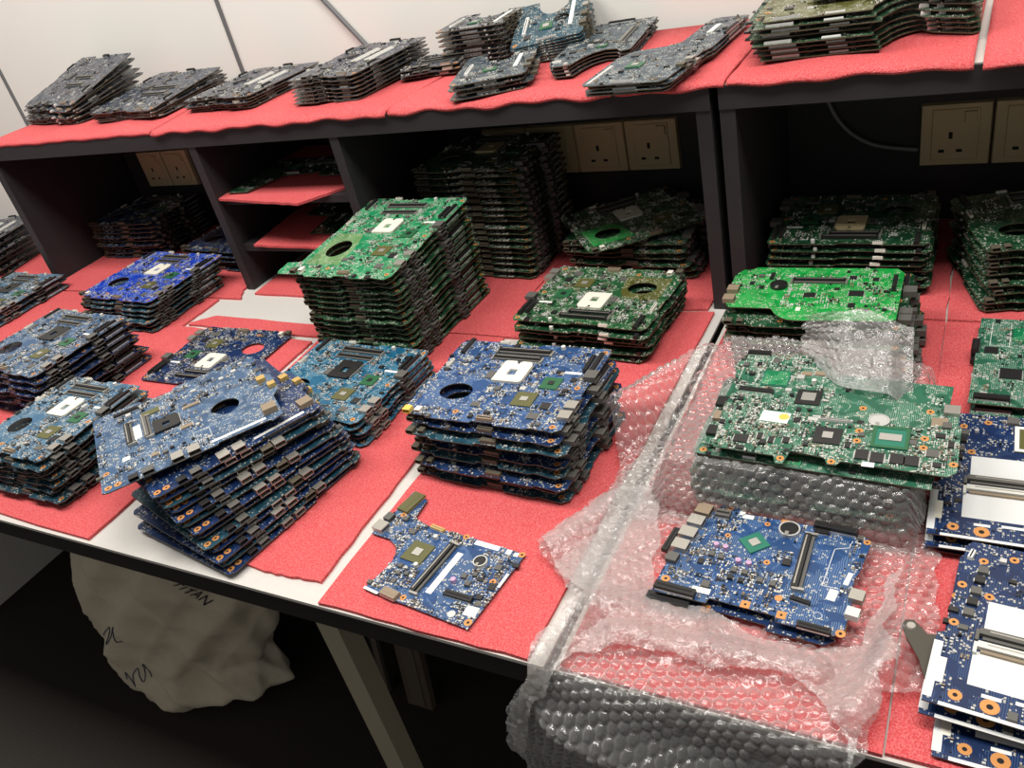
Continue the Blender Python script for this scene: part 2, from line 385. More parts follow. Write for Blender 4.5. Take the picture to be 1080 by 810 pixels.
foam([(0.2595, 0.585), (0.60, 0.585), (0.60, 0.86), (0.2585, 0.86)], 0.0, 'red foam sheet in the right bay beneath the rightmost pile', seed=11)
def lip_foam(x0, x1, sk0, sk1, amp, label, seed, over=0.004):
    """foam laid on the shelf top whose wavy front edge curls over the board edge"""
    n = 48; rows = [(0.868, 0, 0), (0.75, 0, 0), (0.64, 0, 0), (YS + 0.012, 0, 0), (YS + 0.002, 0.3, 0.3), (YS, 1, 1)]
    rnd = random.Random(seed); ph = rnd.uniform(0, 6); P = np.zeros((n + 1, len(rows), 3))
    for i in range(n + 1):
        t = i / n; x = x0 + (x1 - x0) * t
        wv = amp * (0.5 + 0.5 * math.sin(x * 95 + ph)) + amp * 0.5 * math.sin(x * 41 + 2 * ph)
        for j, (y, o, dz) in enumerate(rows):
            sk = (y - YS) / 0.28 * (sk0 * (1 - t) + sk1 * t)
            P[i, j] = (x + sk, y - o * (over + wv * 0.5), TOPZ + 0.0042 - dz * (0.004 + wv) + (0.002 * math.sin(x * 37 + y * 22 + ph) if 0 < j < 4 else 0) + 0.002)
    b_ = MB(); nr = len(rows); vs = [tuple(P[i, j]) for i in range(n + 1) for j in range(nr)]
    vs += [(p[0], p[1], p[2] - 0.0035) for p in vs]; o = (n + 1) * nr
    fs = []
    for i in range(n):
        for j in range(nr - 1):
            a, c, d, e = i * nr + j, i * nr + j + 1, (i + 1) * nr + j + 1, (i + 1) * nr + j
            fs.append((a, c, d, e)); fs.append((o + e, o + d, o + c, o + a))
        a, e = i * nr + nr - 1, (i + 1) * nr + nr - 1; fs.append((a, o + a, o + e, e))
        a, e = i * nr, (i + 1) * nr; fs.append((e, o + e, o + a, a))
    for j in range(nr - 1):
        a, c = j, j + 1; fs.append((c, a, o + a, o + c))
        a, c = n * nr + j, n * nr + j + 1; fs.append((a, c, o + c, o + a))
    b_.add(vs, fs, RED); me = b_.mesh('foam_sheet', True)
    link('foam_sheet', me, None, label, 'foam sheet', FOAM_G)
lip_foam(-1.428, -0.945, 0.02, -0.03, 0.001, 'red foam sheet on the shelf top at far left', 3, 0.001)
lip_foam(-0.940, -0.456, -0.03, 0.02, 0.0025, 'red foam sheet with wavy edge on shelf top, second from left', 4)
lip_foam(-0.452, -0.118, 0.02, 0.05, 0.003, 'red foam sheet on the shelf top above the middle sockets', 5, 0.002)
lip_foam(-0.114, 0.018, 0.05, 0.01, 0.002, 'narrow red foam sheet on shelf top bridging the two units', 6)
lip_foam(0.021, 0.266, 0.0, 0.002, 0.0022, 'red foam sheet under the green pile on the shelf top', 7, 0.005)
lip_foam(0.274, 0.62, 0.002, 0, 0.0015, 'red foam sheet on the shelf top at the right corner', 8, 0.014)
foam([(-0.856, 0.596), (-0.70, 0.574), (-0.655, 0.568), (-0.595, 0.64), (-0.59, 0.84), (-0.856, 0.84)], 0.1705, 'red foam sheet on the upper inner shelf', seed=21)
foam([(-0.82, 0.598), (-0.64, 0.59), (-0.60, 0.66), (-0.60, 0.84), (-0.856, 0.84)], 0.0835, 'red foam sheet on the lower inner shelf', seed=22)
# ---------------------------------------------------------------- circuit boards
TH = 0.0012
def inside(poly, x, y):
    c = False; j = len(poly) - 1
    for i in range(len(poly)):
        xi, yi = poly[i]; xj, yj = poly[j]
        if (yi > y) != (yj > y) and x < (xj - xi) * (y - yi) / (yj - yi) + xi: c = not c
        j = i
    return c
def ell(cx, cy, rx, ry, n=18, a0=0.0, a1=2 * math.pi):
    return [(cx + rx * math.cos(a0 + (a1 - a0) * k / n), cy + ry * math.sin(a0 + (a1 - a0) * k / n)) for k in range(n)]
SMD = [(TAN, 3), (CERW, 4), (CHIPK, 4), (GREYP, 2), (TINM, 4)]
SMDL = [m_ for m_, k in SMD for _ in range(k)]

class Template:
    """one kind of board: every mesh is built once and shared by its copies"""
    def __init__(s, name, w, d, mask, outline, holes=(), parts=(), seed=1, dens=520, hmax=0.006, clear=()):
        s.w, s.d, s.kids = w, d, []
        P = lambda u, v: ((u - 0.5) * w, (v - 0.5) * d)
        poly = [P(*q) for q in outline]
        hs = [ell(*P(h[0], h[1]), h[2] * w, h[3] * d) if not isinstance(h[0], tuple) else [P(*q) for q in h] for h in holes]
        s.pcb = MB().prism(poly, 0, TH, mask, EDGE, hs).mesh('circuit_board')
        rects = []
        for p in parts:
            kind, u, v = p[:3]; kw = p[3] if len(p) > 3 else {}
            x, y = P(u, v); s.part(kind, x, y, dict(kw), w, d, hmax, rects)
        for (u0, v0, u1, v1) in clear:
            a, b_ = P(u0, v0), P(u1, v1); rects.append((a[0], a[1], b_[0], b_[1]))
        # surface-mounted parts, in clusters of aligned rows
        rnd = random.Random(seed); sm = MB(); n = 0; tries = 0
        def free(x, y, e=0.0012):
            if not inside(poly, x, y): return False
            for h in hs:
                if inside([(q[0] * 1.0, q[1]) for q in h], x, y): return False
            for r in rects:
                if r[0] - e < x < r[2] + e and r[1] - e < y < r[3] + e: return False
            return True
        while n < dens and tries < 1500:
            tries += 1
            cx, cy = P(rnd.random(), rnd.random()); vert = rnd.random() < 0.5
            a, c = rnd.randint(1, 4), rnd.randint(2, 6); st = rnd.uniform(0.0018, 0.0031)
            kindm = rnd.choice(SMDL); big = rnd.random()
            if big < 0.13:
                if free(cx, cy, 0.003):
                    q = rnd.uniform(0.003, 0.0075); sm.box(cx, cy, TH, q, q * rnd.uniform(0.6, 1.2), min(hmax, rnd.uniform(0.001, 0.0028)), rnd.choice((CHIPK, GREYP, CHIPK, TINM)), 0, False, 0.0002)
                    rects.append((cx - q / 2, cy - q / 2, cx + q / 2, cy + q / 2)); n += 1
                continue
            for i in range(a):
                for j in range(c):
                    if rnd.random() < 0.25: continue
                    x, y = cx + (i - a / 2) * st * 1.25, cy + (j - c / 2) * st
                    if vert: x, y = cx + (j - c / 2) * st, cy + (i - a / 2) * st * 1.25
                    if not free(x, y): continue
                    k = kindm if rnd.random() < 0.6 else rnd.choice(SMDL)
                    sx, sy = (0.0016, 0.0009) if not vert else (0.0009, 0.0016)
                    f = rnd.choice((0.8, 1, 1, 1.4)); sm.box(x, y, TH, sx * f, sy * f, min(hmax, rnd.uniform(0.0005, 0.0012) * f), k, 0, False); n += 1
        s.smd = sm.mesh('small_components') if n else None
    def kid(s, name, mb, edge, label=None, subs=()):
        s.kids.append((name, mb.mesh(name), edge, label, [(n_, b_.mesh(n_)) for n_, b_ in subs]))
    def part(s, kind, x, y, k, w, d, hm, rects):
        rot = math.radians(k.get('rot', 0)); e = k.get('edge', False); mb = MB(); z = TH
        def mark(sx, sy):
            c, n = abs(math.cos(rot)), abs(math.sin(rot)); a, b_ = (sx * c + sy * n) / 2, (sx * n + sy * c) / 2
            rects.append((x - a, y - b_, x + a, y + b_))
        def xf(px, py): return (x + math.cos(rot) * px - math.sin(rot) * py, y + math.sin(rot) * px + math.cos(rot) * py)
        if kind == 'socket':
            m_ = k.get('m', IVORY); a, b_ = k.get('s', (0.036, 0.039)); h = min(hm, 0.003)
            o = [(-.5, -.5), (.42, -.5), (.5, -.42), (.5, .36), (.40, .5), (.1, .5), (.08, .46), (-.08, .46), (-.1, .5), (-.44, .5), (-.5, .44)]
            q = k.get('hole', 0.14)
            mb.prism([xf(p[0] * a, p[1] * b_) for p in o], z, z + h, m_, None, [[xf(*p) for p in ((-q * a, -q * b_ - .002), (q * a, -q * b_ - .002), (q * a, q * b_ - .002), (-q * a, q * b_ - .002))]])
            cam = MB().cyl(*xf(0.0, b_ * .41), z + h, .0017, .0004, HOLE, 10)
            lev = MB().box(*xf(a * .5 + .0012, 0), z, .0012, b_ * .8, h * .7, STEEL, rot)
            mark(a, b_); s.kid('cpu_socket', mb, e, k.get('label'), [('cam_screw', cam), ('lever', lev)])
        elif kind == 'slot':
            ln = k.get('l', .067); h = min(hm, k.get('h', .0042)); m_ = k.get('m', BLACKP)
            mb.box(x, y, z, ln, .0055, h, m_, rot); p = xf(0, -.0046); mb.box(*p, z, ln * .97, .0026, h * .55, k.get('m2', GREYP), rot)
            p = xf(0, .0006); g = MB().box(*p, z + h, ln * .92, .0012, .0002, STEEL, rot)
            for q in (-1, 1):
                p = xf(q * (ln / 2 + .0012), -.003); mb.box(*p, z, .0024, .010, h * .8, STEEL if k.get('clip', 1) else m_, rot)
            mark(ln + .004, .013); s.kid('memory_slot', mb, e, None, [('contact_row', g)])
        elif kind == 'bga':
            q = k.get('s', .022); m_ = k.get('m', GSUB); dq = k.get('die', .42) * q
            mb.box(x, y, z, q, q, min(hm, .0014), m_, rot)
            di = MB().box(x, y, z + min(hm, .0014), dq, dq * k.get('ar', 1), .0008, k.get('dm', DIE), rot)
            su = [('die', di)]
            if k.get('frame'):
                f = MB().prism([xf(*p) for p in ((-q / 2, -q / 2), (q / 2, -q / 2), (q / 2, q / 2), (-q / 2, q / 2))], z + .0014, z + .0019, k['frame'], None,
                               [[xf(*p) for p in ((-q * .4, -q * .4), (q * .4, -q * .4), (q * .4, q * .4), (-q * .4, q * .4))]]); su.append(('package_rim', f))
            mark(q * (1.3 if k.get('rot') else 1), q * (1.3 if k.get('rot') else 1)); s.kid('processor_chip', mb, e, None, su)
        elif kind == 'chip':
            a, b_ = k.get('s', (.011, .011)); mb.box(x, y, z, a, b_, min(hm, .0014), k.get('m', CHIPK), rot, True, .0002)
            if k.get('legs', 1): mb.box(x, y, z, a + .0016, b_ * .9, .0004, TINM, rot)
            mark(a, b_); s.kid('chip', mb, e)
        elif kind == 'usb':
            a, b_, h = k.get('s', (.0125, .013, .0056)); h = min(hm, h); t = .0005; m_ = k.get('m', STEEL)
            for (px, py, pz, sx, sy, sz) in ((0, 0, 0, a, b_, t), (0, 0, h - t, a, b_, t), (-a / 2 + t / 2, 0, t, t, b_, h - 2 * t), (a / 2 - t / 2, 0, t, t, b_, h - 2 * t), (0, b_ / 2 - t, t, a - 2 * t, t, h - 2 * t)):
                mb.box(*xf(px, py), z + pz, sx, sy, sz, m_, rot)
            tg = MB().box(*xf(0, .002), z + h * .42, a - .003, b_ - .004, h * .26, k.get('tm', BLACKP), rot)
            mark(a, b_); s.kid(k.get('name', 'usb_port'), mb, e, None, [('port_tongue', tg)])
        elif kind == 'conn':
            a, b_, h = k.get('s', (.03, .006, .004)); h = min(hm, h); m_ = k.get('m', BLACKP)
            mb.box(x, y, z, a, b_, h, m_, rot, True, .0003); mb.box(*xf(0, -b_ / 2 + .0006), z, a * .94, .0012, h * .4, k.get('m2', TINM), rot)
            g = MB().box(x, y, z + h, a * .86, b_ * .26, .0002, k.get('m3', HOLE), rot)
            mark(a, b_); s.kid(k.get('name', 'connector'), mb, e, None, [('contact_row', g)])
        elif kind == 'ring':
            r = k.get('r', .0034); mb.ring(x, y, z, r, r * .36, .0002, COPPER); mb.cyl(x, y, z - .0002, r * .36, .00025, HOLE, 10)
            rects.append((x - r, y - r, x + r, y + r)); s.kid('mounting_ring', mb, e)
        elif kind == 'pad':
            a = k.get('s', .009); mb.box(x, y, z, a, a, .0002, COPPER, rot); mb.cyl(x, y, z + .0002, a * .15, .0001, HOLE, 10); mark(a, a); s.kid('mounting_pad', mb, e)
        elif kind == 'disc':
            r = k.get('r', .003); mb.cyl(x, y, z, r, .0002, k.get('m', COPPER), 16); rects.append((x - r, y - r, x + r, y + r)); s.kid('test_pad', mb, e)
        elif kind == 'label':
            a, b_ = k.get('s', (.02, .004)); mb.box(x, y, z, a, b_, .0003, k.get('m', PAPER), rot); mark(a, b_)
            su = []
            if k.get('dot'): su = [('yellow_dot', MB().cyl(*xf(a * .3, b_ * .1), z + .0003, b_ * .3, .0001, YELLOW, 12))]
            s.kid(k.get('name', 'label_strip'), mb, e, None, su)
        elif kind == 'cell':
            r = k.get('r', .0085); h = min(hm, .0035); mb.ring(x, y, z, r, r * .86, h, k.get('rim', TINM), 22)
            c = MB().cyl(x, y, z, r * .84, h * .92, k.get('m', BLACKP), 20); c.cyl(x, y, z + h * .92, r * .7, .0002, k.get('m', BLACKP), 20)
            t = MB().box(x - r * .1, y - r * .75, z + h, r * .35, r * .6, .0005, STEEL)
            rects.append((x - r, y - r, x + r, y + r)); s.kid('coin_cell', c, e, None, [('cell_holder', mb), ('contact_clip', t)])
        elif kind == 'ind':
            a = k.get('s', .006); mb.box(x, y, z, a, a, min(hm, .003), k.get('m', GREYP), rot, True, .0003); mb.box(x, y, z, a + .0012, a * .5, .0006, TINM, rot); mark(a, a); s.kid('inductor', mb, e)
        elif kind == 'cap':
            r = k.get('r', .0026); mb.cyl(x, y, z, r, min(hm, .004), k.get('m', PINKC), 12, r * .92); rects.append((x - r, y - r, x + r, y + r)); s.kid('capacitor', mb, e)
        elif kind == 'silk':
            pts = [((q[0] - .5) * w, (q[1] - .5) * d) for q in k['pts']]
            for a, b_ in zip(pts[:-1], pts[1:]):
                mb.box((a[0] + b_[0]) / 2, (a[1] + b_[1]) / 2, z, math.dist(a, b_) + .0005, .0005, .00012, PAPER, math.atan2(b_[1] - a[1], b_[0] - a[0]))
            s.kid('printed_outline', mb, e)
        elif kind == 'area':
            a, b_ = k['s']; mb.box(x, y, z, a, b_, .00015, k.get('m', PADW), rot); mark(a, b_); s.kid('pale_pad', mb, e)
        elif kind == 'patch':
            a, b_ = .17 * w, .19 * d; q = [(x - a, y - b_), (x + a, y - b_), (x + a * .8, y + b_ * .4), (x + a * .5, y + b_), (x - a, y + b_)]
            mb.prism(q, z, z + .00012, k['m'], None, [ell(x, y, k['hole'][0] * w, k['hole'][1] * d)]); s.kid('bare_patch', mb, e)
        elif kind == 'circle':
            r = k.get('r', .004); mb.ring(x, y, z, r, r * .9, .00012, PAPER, 20); s.kid('printed_outline', mb, e)

NAME = {}
def put(t, loc, rot, label, group, full=True):
    r = empty('laptop_motherboard', loc, label, 'motherboard', group, rot)
    link('circuit_board', t.pcb, r)
    if t.smd: link('small_components', t.smd, r, kind='stuff')
    for name, me, edge, lab, subs in t.kids:
        if not (full or edge): continue
        o = link(name, me, r, lab)
        if full:
            for n_, m_ in subs: link(n_, m_, o)
    return r

OR = ['top', 'second', 'third', 'fourth', 'fifth', 'sixth', 'seventh', 'eighth', 'ninth', 'tenth', 'eleventh', 'twelfth', 'thirteenth', 'fourteenth',
      'fifteenth', 'sixteenth', 'seventeenth', 'eighteenth', 'nineteenth', 'twentieth']
def pile(tmpls, c, ang, n, z0, zt, col, place, toplook, tilt=0.0, base=None, base_ang=None, jit=(0.003, 1.6), seed=0, colcycle=None, roll=0.0, topang=None):
    """n boards, bottom to top. tmpls: list cycled by level, the last one is the top board. c: top centre, base: bottom centre"""
    rnd = random.Random(seed * 7 + 3); bx, by = base or c; ba = ang if base_ang is None else base_ang
    out = []
    for k in range(n):
        t = k / max(1, n - 1); top = k == n - 1
        tp = tmpls[-1] if top else tmpls[k % max(1, len(tmpls) - 1)] if len(tmpls) > 1 else tmpls[0]
        jx, jy, ja = (0, 0, 0) if top else (rnd.uniform(-1, 1) * jit[0], rnd.uniform(-1, 1) * jit[0], rnd.uniform(-1, 1) * jit[1])
        z = z0 + 0.0026 + (zt - z0 - 0.0026 - TH) * (t if n > 1 else 0)
        a = ba + (ang - ba) * t + ja
        if top and topang is not None: a = topang
        rot = (Matrix.Rotation(math.radians(roll * t), 4, 'Y') @ Matrix.Rotation(math.radians(tilt * t), 4, 'X') @ Matrix.Rotation(math.radians(a), 4, 'Z')).to_euler()
        cc = (colcycle[k % len(colcycle)] if colcycle and not top else col)
        d = n - 1 - k
        lab = '%s laptop motherboard%s, %s of %s' % (col, (' with ' + toplook) if toplook else '', 'topmost' if n > 1 else 'lying', place) if top else \
              '%s laptop motherboard, %s of %s' % (cc, 'lowest' if k == 0 else OR[d] + ' from top', place)
        out.append(put(tp, (bx + (c[0] - bx) * t + jx, by + (c[1] - by) * t + jy, z), rot, lab, 'motherboards in ' + place, d < 2))
    return out

# ---- layouts
def fan_board(name, w, d, mask, sock=IVORY, seed=1, hm=0.006, dens=1300, holer=(.105, .10), sub=GSUB, tab=0.0, patch=None):
    o = ([(0, .16), (-tab, .15), (-tab, .05), (-tab + .02, .02), (.03, .02)] if tab else [(0, .07), (.03, .02)]) + [ (.16, .02), (.19, 0), (.46, 0), (.47, .02), (.60, .02), (.61, 0), (.80, 0), (.82, .015), (.96, .0), (1, .04), (1, .40), (.99, .42), (.99, .55), (1, .57),
         (1, .96), (.98, 1), (.56, 1), (.54, .975), (.31, .975), (.29, 1), (.03, 1), (0, .95), (0, .72), (.012, .70), (.012, .50), (0, .48)]
    jk = YELLOW if dens > 600 and mask in (BLUE, STEELB, SLATE) else JACK; us = STEEL if dens > 600 else GREYP; tn = TAN if dens > 600 else JACK  # sparse lower boards get dimmer ports, shade inside the piles painted in
    p = [('socket', .50, .61, {'m': sock}), ('slot', .48, .885, {'h': .0045}), ('slot', .46, .80, {'h': .003, 'l': .060}),
         ('bga', .775, .52, {'s': .021, 'm': sub, 'die': .3, 'dm': CHIPK}), ('bga', .685, .31, {'s': .024, 'm': OSUB, 'dm': DIE, 'die': .36, 'ar': .8}),
         ('label', .86, .67, {'s': (.020, .004)}), ('conn', .965, .80, {'s': (.035, .005, .005), 'rot': 90, 'edge': True}), ('conn', .925, .78, {'s': (.030, .005, .005), 'rot': 90}),
         ('conn', .075, .90, {'s': (.030, .006, .004), 'rot': 90, 'm': BLACKP, 'edge': True}), ('conn', .05, .66, {'s': (.016, .004, .003), 'rot': 90, 'm': IVORY, 'edge': True}),
         ('usb', .045, .045, {'s': (.009, .009, .005), 'm': jk, 'name': 'power_jack', 'edge': True}), ('usb', .11, .06, {'s': (.007, .008, .004), 'm': IVORY if dens > 600 else JACK, 'name': 'power_jack', 'edge': True}),
         ('conn', .545, .045, {'s': (.019, .006, .004), 'm': tn, 'm2': tn, 'edge': True}), ('ring', .945, .055, {'edge': True}), ('ring', .335, .10, {}), ('ring', .94, .50, {}), ('ring', .965, .955, {'edge': True}),
         ('chip', .83, .26, {'s': (.011, .011)}), ('chip', .80, .14, {'s': (.012, .010), 'm': GREYP}), ('chip', .42, .20, {'s': (.010, .008), 'm': GREYP}), ('chip', .37, .56, {'s': (.009, .014), 'm': GREYP}),
         ('usb', .985, .16, {'rot': 90, 'edge': True, 'm': us}), ('usb', .985, .27, {'rot': 90, 'edge': True, 'm': us}), ('usb', .99, .62, {'s': (.014, .014, .007), 'rot': 90, 'edge': True, 'm': GREYP, 'name': 'network_port'}),
         ('conn', .30, .985, {'s': (.012, .004, .003), 'm': IVORY, 'edge': True}), ('cap', .70, .965, {'m': CERW, 'r': .0028, 'edge': True})]
    if patch: p.append(('patch', .235, .33, {'m': patch, 'hole': holer}))
    return Template(name, w, d, mask, o, [(.235, .33, *holer)], p, seed, dens, hm, clear=[(.05, .13, .41, .52), (.55, .93, .80, .99), (.70, .08, .77, .17)])

def notch_board(name, w, d, mask, seed, hm=0.003, hole=False, dens=300):
    """small tablet board with a fan bite out of its back edge"""
    bite = ell(.52, 1.0, .24, .36, 12, math.pi, 2 * math.pi) + [(.76, 1.0)]
    o = [(0, .05), (.05, 0), (.96, 0), (1, .06), (1, .95), (.95, 1)] + bite[::-1] + [(.05, 1), (0, .93)]
    p = [('conn', .16, .45, {'s': (.05, .005, .003), 'rot': 90, 'm': PAPER, 'edge': True}), ('bga', .46, .36, {'s': .019, 'm': GSUB, 'die': .5, 'dm': DIE}), ('conn', .5, .06, {'s': (.03, .004, .0025), 'm': TINM, 'edge': True}),
         ('label', .80, .55, {'s': (.006, .07), 'm': PAPER}), ('usb', .99, .22, {'rot': 90, 's': (.012, .010, .005), 'm': JACK, 'edge': True}), ('usb', .99, .42, {'rot': 90, 's': (.012, .010, .005), 'm': JACK, 'edge': True}),
         ('usb', .99, .62, {'rot': 90, 's': (.010, .008, .005), 'm': STEEL, 'edge': True}), ('chip', .22, .18, {}), ('chip', .64, .22, {'s': (.009, .006)}), ('ring', .06, .06, {'edge': True})]
    return Template(name, w, d, mask, o, [(.66, .48, .11, .09)] if hole else [], p, seed, dens, hm)

def flat_board(name, w, d, mask, seed, hm=0.004, dens=420, strips=True):
    """dark board with two pale memory bars, as on the shelf top"""
    o = [(0, .08), (.04, 0), (.40, 0), (.42, .03), (.62, .03), (.64, 0), (.97, 0), (1, .04), (1, .96), (.97, 1), (.6, 1), (.57, .95), (.32, .95), (.30, 1), (.04, 1), (0, .94), (0, .6), (.03, .57), (.03, .4), (0, .37)]
    p = [('chip', .30, .30, {'s': (.016, .016)}), ('bga', .30, .58, {'s': .02, 'm': CHIPK, 'dm': GREYP}), ('conn', .94, .3, {'s': (.02, .005, .004), 'rot': 90, 'edge': True}), ('conn', .06, .78, {'s': (.02, .005, .004), 'rot': 90, 'edge': True}),
         ('usb', .30, .03, {'edge': True, 's': (.012, .012, .005), 'm': GREYP}), ('usb', .45, .045, {'edge': True, 's': (.012, .012, .005), 'm': GREYP}), ('conn', .80, .04, {'s': (.016, .006, .003), 'm': TAN, 'edge': True}),
         ('ring', .95, .06, {'edge': True}), ('chip', .2, .85, {}), ('conn', .55, .97, {'s': (.02, .006, .005), 'edge': True})]
    if strips: p += [('slot', .56, .55, {'rot': 90, 'l': .07, 'm': CERW, 'm2': PAPER, 'h': .003}), ('slot', .76, .55, {'rot': 90, 'l': .07, 'm': CERW, 'm2': PAPER, 'h': .003})]
    else: p += [('slot', .62, .40, {'rot': 0, 'l': .07, 'h': .0035}), ('slot', .62, .55, {'rot': 0, 'l': .07, 'h': .0035})]
    return Template(name, w, d, mask, o, [], p, seed, dens, hm, clear=[(.84, .5, .92, .95)])

def long_green(name, w, d, mask, seed, hm=.004, dens=380):
    """shelf-top green board: straight front left, fan arc cut from the front right"""
    arc = [(.60, .0), (.60, .10)] + [(.62 + .17 * (1 - math.cos(t)) , .10 + .30 * math.sin(t)) for t in np.linspace(.3, 1.35, 7)] + [(.80, .30), (.97, .16), (1, .20)]
    o = [(0, .22), (.05, .20), (.06, 0)] + arc + [(1, .95), (.97, 1), (.02, 1), (0, .96)]
    p = [('conn', .18, .03, {'s': (.03, .004, .003), 'm': TINM, 'edge': True}), ('conn', .42, .03, {'s': (.02, .004, .002), 'm': PAPER, 'edge': True}), ('conn', .80, .36, {'s': (.010, .006, .004), 'm': PAPER, 'edge': True}),
         ('conn', .87, .32, {'s': (.007, .006, .004), 'm': PAPER, 'edge': True}), ('usb', .975, .34, {'rot': 90, 'm': TAN, 's': (.013, .012, .006), 'edge': True}), ('usb', .975, .52, {'rot': 90, 'm': STEEL, 's': (.013, .012, .006), 'edge': True}),
         ('usb', .975, .70, {'rot': 90, 'm': TAN, 's': (.013, .012, .006), 'edge': True}), ('bga', .3, .5, {'s': .024, 'm': OSUB}), ('bga', .55, .66, {'s': .02, 'm': GSUB}), ('slot', .3, .82, {'l': .06}), ('chip', .16, .34, {}), ('ring', .05, .3, {'edge': True})]
    return Template(name, w, d, mask, o, [], p, seed, dens, hm)

def fanned_board(name, w, d, mask, seed, hm, dens=1200, sh=0.0):
    """board of the fanned pile: ports along its front edge, network port at the front right corner"""
    o = [(0, .02), (.03, 0), (.62, 0), (.63, .02), (.92, .02), (.93, .0), (1, .03), (1, .30), (1.045, .36), (1.045, .60), (1, .66), (1, .97), (.97, 1), (.50, 1), (.48, .96), (.30, .96), (.28, 1), (.02, 1), (0, .97)]
    hole = ell(.73, .42, .085, .10, 14, -math.pi / 2 - .2, math.pi + .3)
    p = [('ring', .035, .05, {'r': .004, 'edge': True}), ('ring', .085, .05, {'r': .004, 'edge': True}), ('ring', .035, .22, {'r': .0035, 'edge': True}),
         ('usb', .50 + sh, .03, {'s': (.013, .014, .0062), 'edge': True, 'm': STEEL}), ('usb', .41 + sh * 1.1, .03, {'s': (.013, .014, .0062), 'edge': True, 'm': STEEL if not sh else JACK}), ('usb', .25, .03, {'s': (.012, .010, .005), 'edge': True, 'm': GREYP, 'name': 'audio_port'}), ('usb', .17, .03, {'s': (.010, .009, .004), 'edge': True, 'm': BLACKP, 'name': 'audio_port'}),
         ('usb', .945, .13, {'s': (.015, .016, .0085), 'rot': 90, 'edge': True, 'm': TAN, 'name': 'network_port'}), ('usb', .98, .56, {'s': (.010, .010, .005), 'rot': 90, 'edge': True, 'm': GOLD, 'name': 'power_jack'}),
         ('usb', 1.02, .43, {'s': (.009, .009, .005), 'rot': 90, 'edge': True, 'm': GOLD, 'name': 'power_jack'}),
         ('label', .75, .06, {'s': (.062, .0045)}), ('socket', .40, .52, {'m': BLACKP, 's': (.030, .030)}), ('label', .235, .58, {'s': (.009, .032), 'm': PAPER}), ('slot', .185, .58, {'rot': 90, 'l': .05, 'm': BLACKP}), ('slot', .285, .58, {'rot': 90, 'l': .05, 'm': GREYP}),
         ('chip', .50, .38, {'s': (.014, .007), 'm': TAN}), ('chip', .56, .63, {'s': (.020, .006), 'm': TAN}), ('chip', .33, .77, {'s': (.022, .012), 'm': OSUB}), ('conn', .2, .90, {'s': (.03, .006, .004)}), ('label', .15, .30, {'s': (.008, .008)}), ('chip', .30, .20, {'s': (.009, .006), 'm': TAN}),
         ('silk', .5, .2, {'pts': [(.52, .14), (.61, .14), (.61, .26), (.52, .26), (.52, .14)]})]
    return Template(name, w, d, mask, o, [hole], p, seed, dens, hm, clear=[(.60, .15, .90, .62), (.06, .25, .14, .9), (.66, .0, .92, .12)])

def pad_board(name, w, d, mask, seed, hm=.005):
    """blue board with two wide pale memory areas and a pale left margin"""
    o = [(0, 0), (.9, 0), (1, 0), (1, 1), (.05, 1), (.03, .96), (.03, .40), (0, .38)]
    p = [('area', .012, .18, {'s': (.006, .05)}), ('area', .30, .008, {'s': (.10, .003)}), ('area', .51, .235, {'s': (.155, .030)}), ('area', .53, .545, {'s': (.155, .028)}), ('slot', .52, .425, {'l': .155, 'h': .005, 'm': GREYP, 'clip': 0}), ('slot', .52, .355, {'l': .155, 'h': .004, 'm': CERW, 'm2': TAN, 'clip': 0}),
         ('label', .035, .18, {'s': (.006, .022), 'm': IVORY, 'edge': True}), ('ring', .095, .07, {'r': .0045, 'edge': True}), ('ring', .20, .06, {'r': .006, 'edge': True}), ('ring', .38, .05, {'r': .004, 'edge': True}), ('ring', .045, .46, {'edge': True}), ('ring', .045, .70, {'edge': True}), ('ring', .14, .66, {}), ('ring', .10, .88, {}), ('ring', .20, .93, {}),
         ('bga', .40, .80, {'s': .037, 'm': OSUB, 'dm': DIE, 'die': .45, 'ar': .8, 'frame': PADW}), ('ind', .085, .53, {'s': .0075}), ('ind', .09, .60, {'s': .0075, 'm': CHIPK}), ('ind', .095, .67, {'s': .0075}), ('ind', .10, .745, {'s': .0075, 'm': CHIPK}), ('ind', .105, .81, {'s': .0075}), ('ind', .30, .95, {'s': .010}), ('ind', .42, .96, {'s': .010}),
         ('label', .20, .105, {'s': (.012, .003)}), ('label', .31, .115, {'s': (.016, .003)}), ('label', .40, .12, {'s': (.011, .003)}), ('conn', .055, .90, {'s': (.010, .004, .003), 'rot': 80, 'm': PAPER, 'edge': True}), ('label', .145, .01, {'s': (.012, .002)})]
    return Template(name, w, d, mask, o, [], p, seed, 600, hm, clear=[(.12, .12, .9, .16)])

# ---- the piles on the desk; lower boards masked darker, painting in the shade between boards
Z = 0.004
t1 = fan_board('b', .195, .175, STEELB, BLACKP, 1); t1u = fan_board('b', .20, .18, NAVY, BLACKP, 2, .006, 300)
pile([t1u, t1u, t1], (-.985, .277), -3, 8, Z, .080, 'steel blue', 'the pile before the ultramarine pile', 'black socket', base=(-.975, .275), seed=1, jit=(.008, 2.5))
t2 = fan_board('b', .205, .180, ULTRA, IVORY, 3); t2u = fan_board('b', .20, .175, TEAL2, IVORY, 4, .005, 260)
pile([t2u, t2u, t2], (-1.038, .535), -3, 7, Z, .056, 'ultramarine', 'the pile under the left bay', 'ivory socket', base=(-1.036, .512), seed=2, jit=(.005, 1.5), colcycle=['dark teal'])
t3 = fan_board('b', .155, .165, SLATE, IVORY, 5); t3u = fan_board('b', .165, .175, TEAL2, IVORY, 6, .006, 260)
pile([t3u, t3u, t3], (-.768, .127), -1, 8, Z, .071, 'grey teal', 'the pile at the front left edge', 'ivory socket', base=(-.765, .122), seed=3, jit=(.006, 1.5), colcycle=['dark teal'])
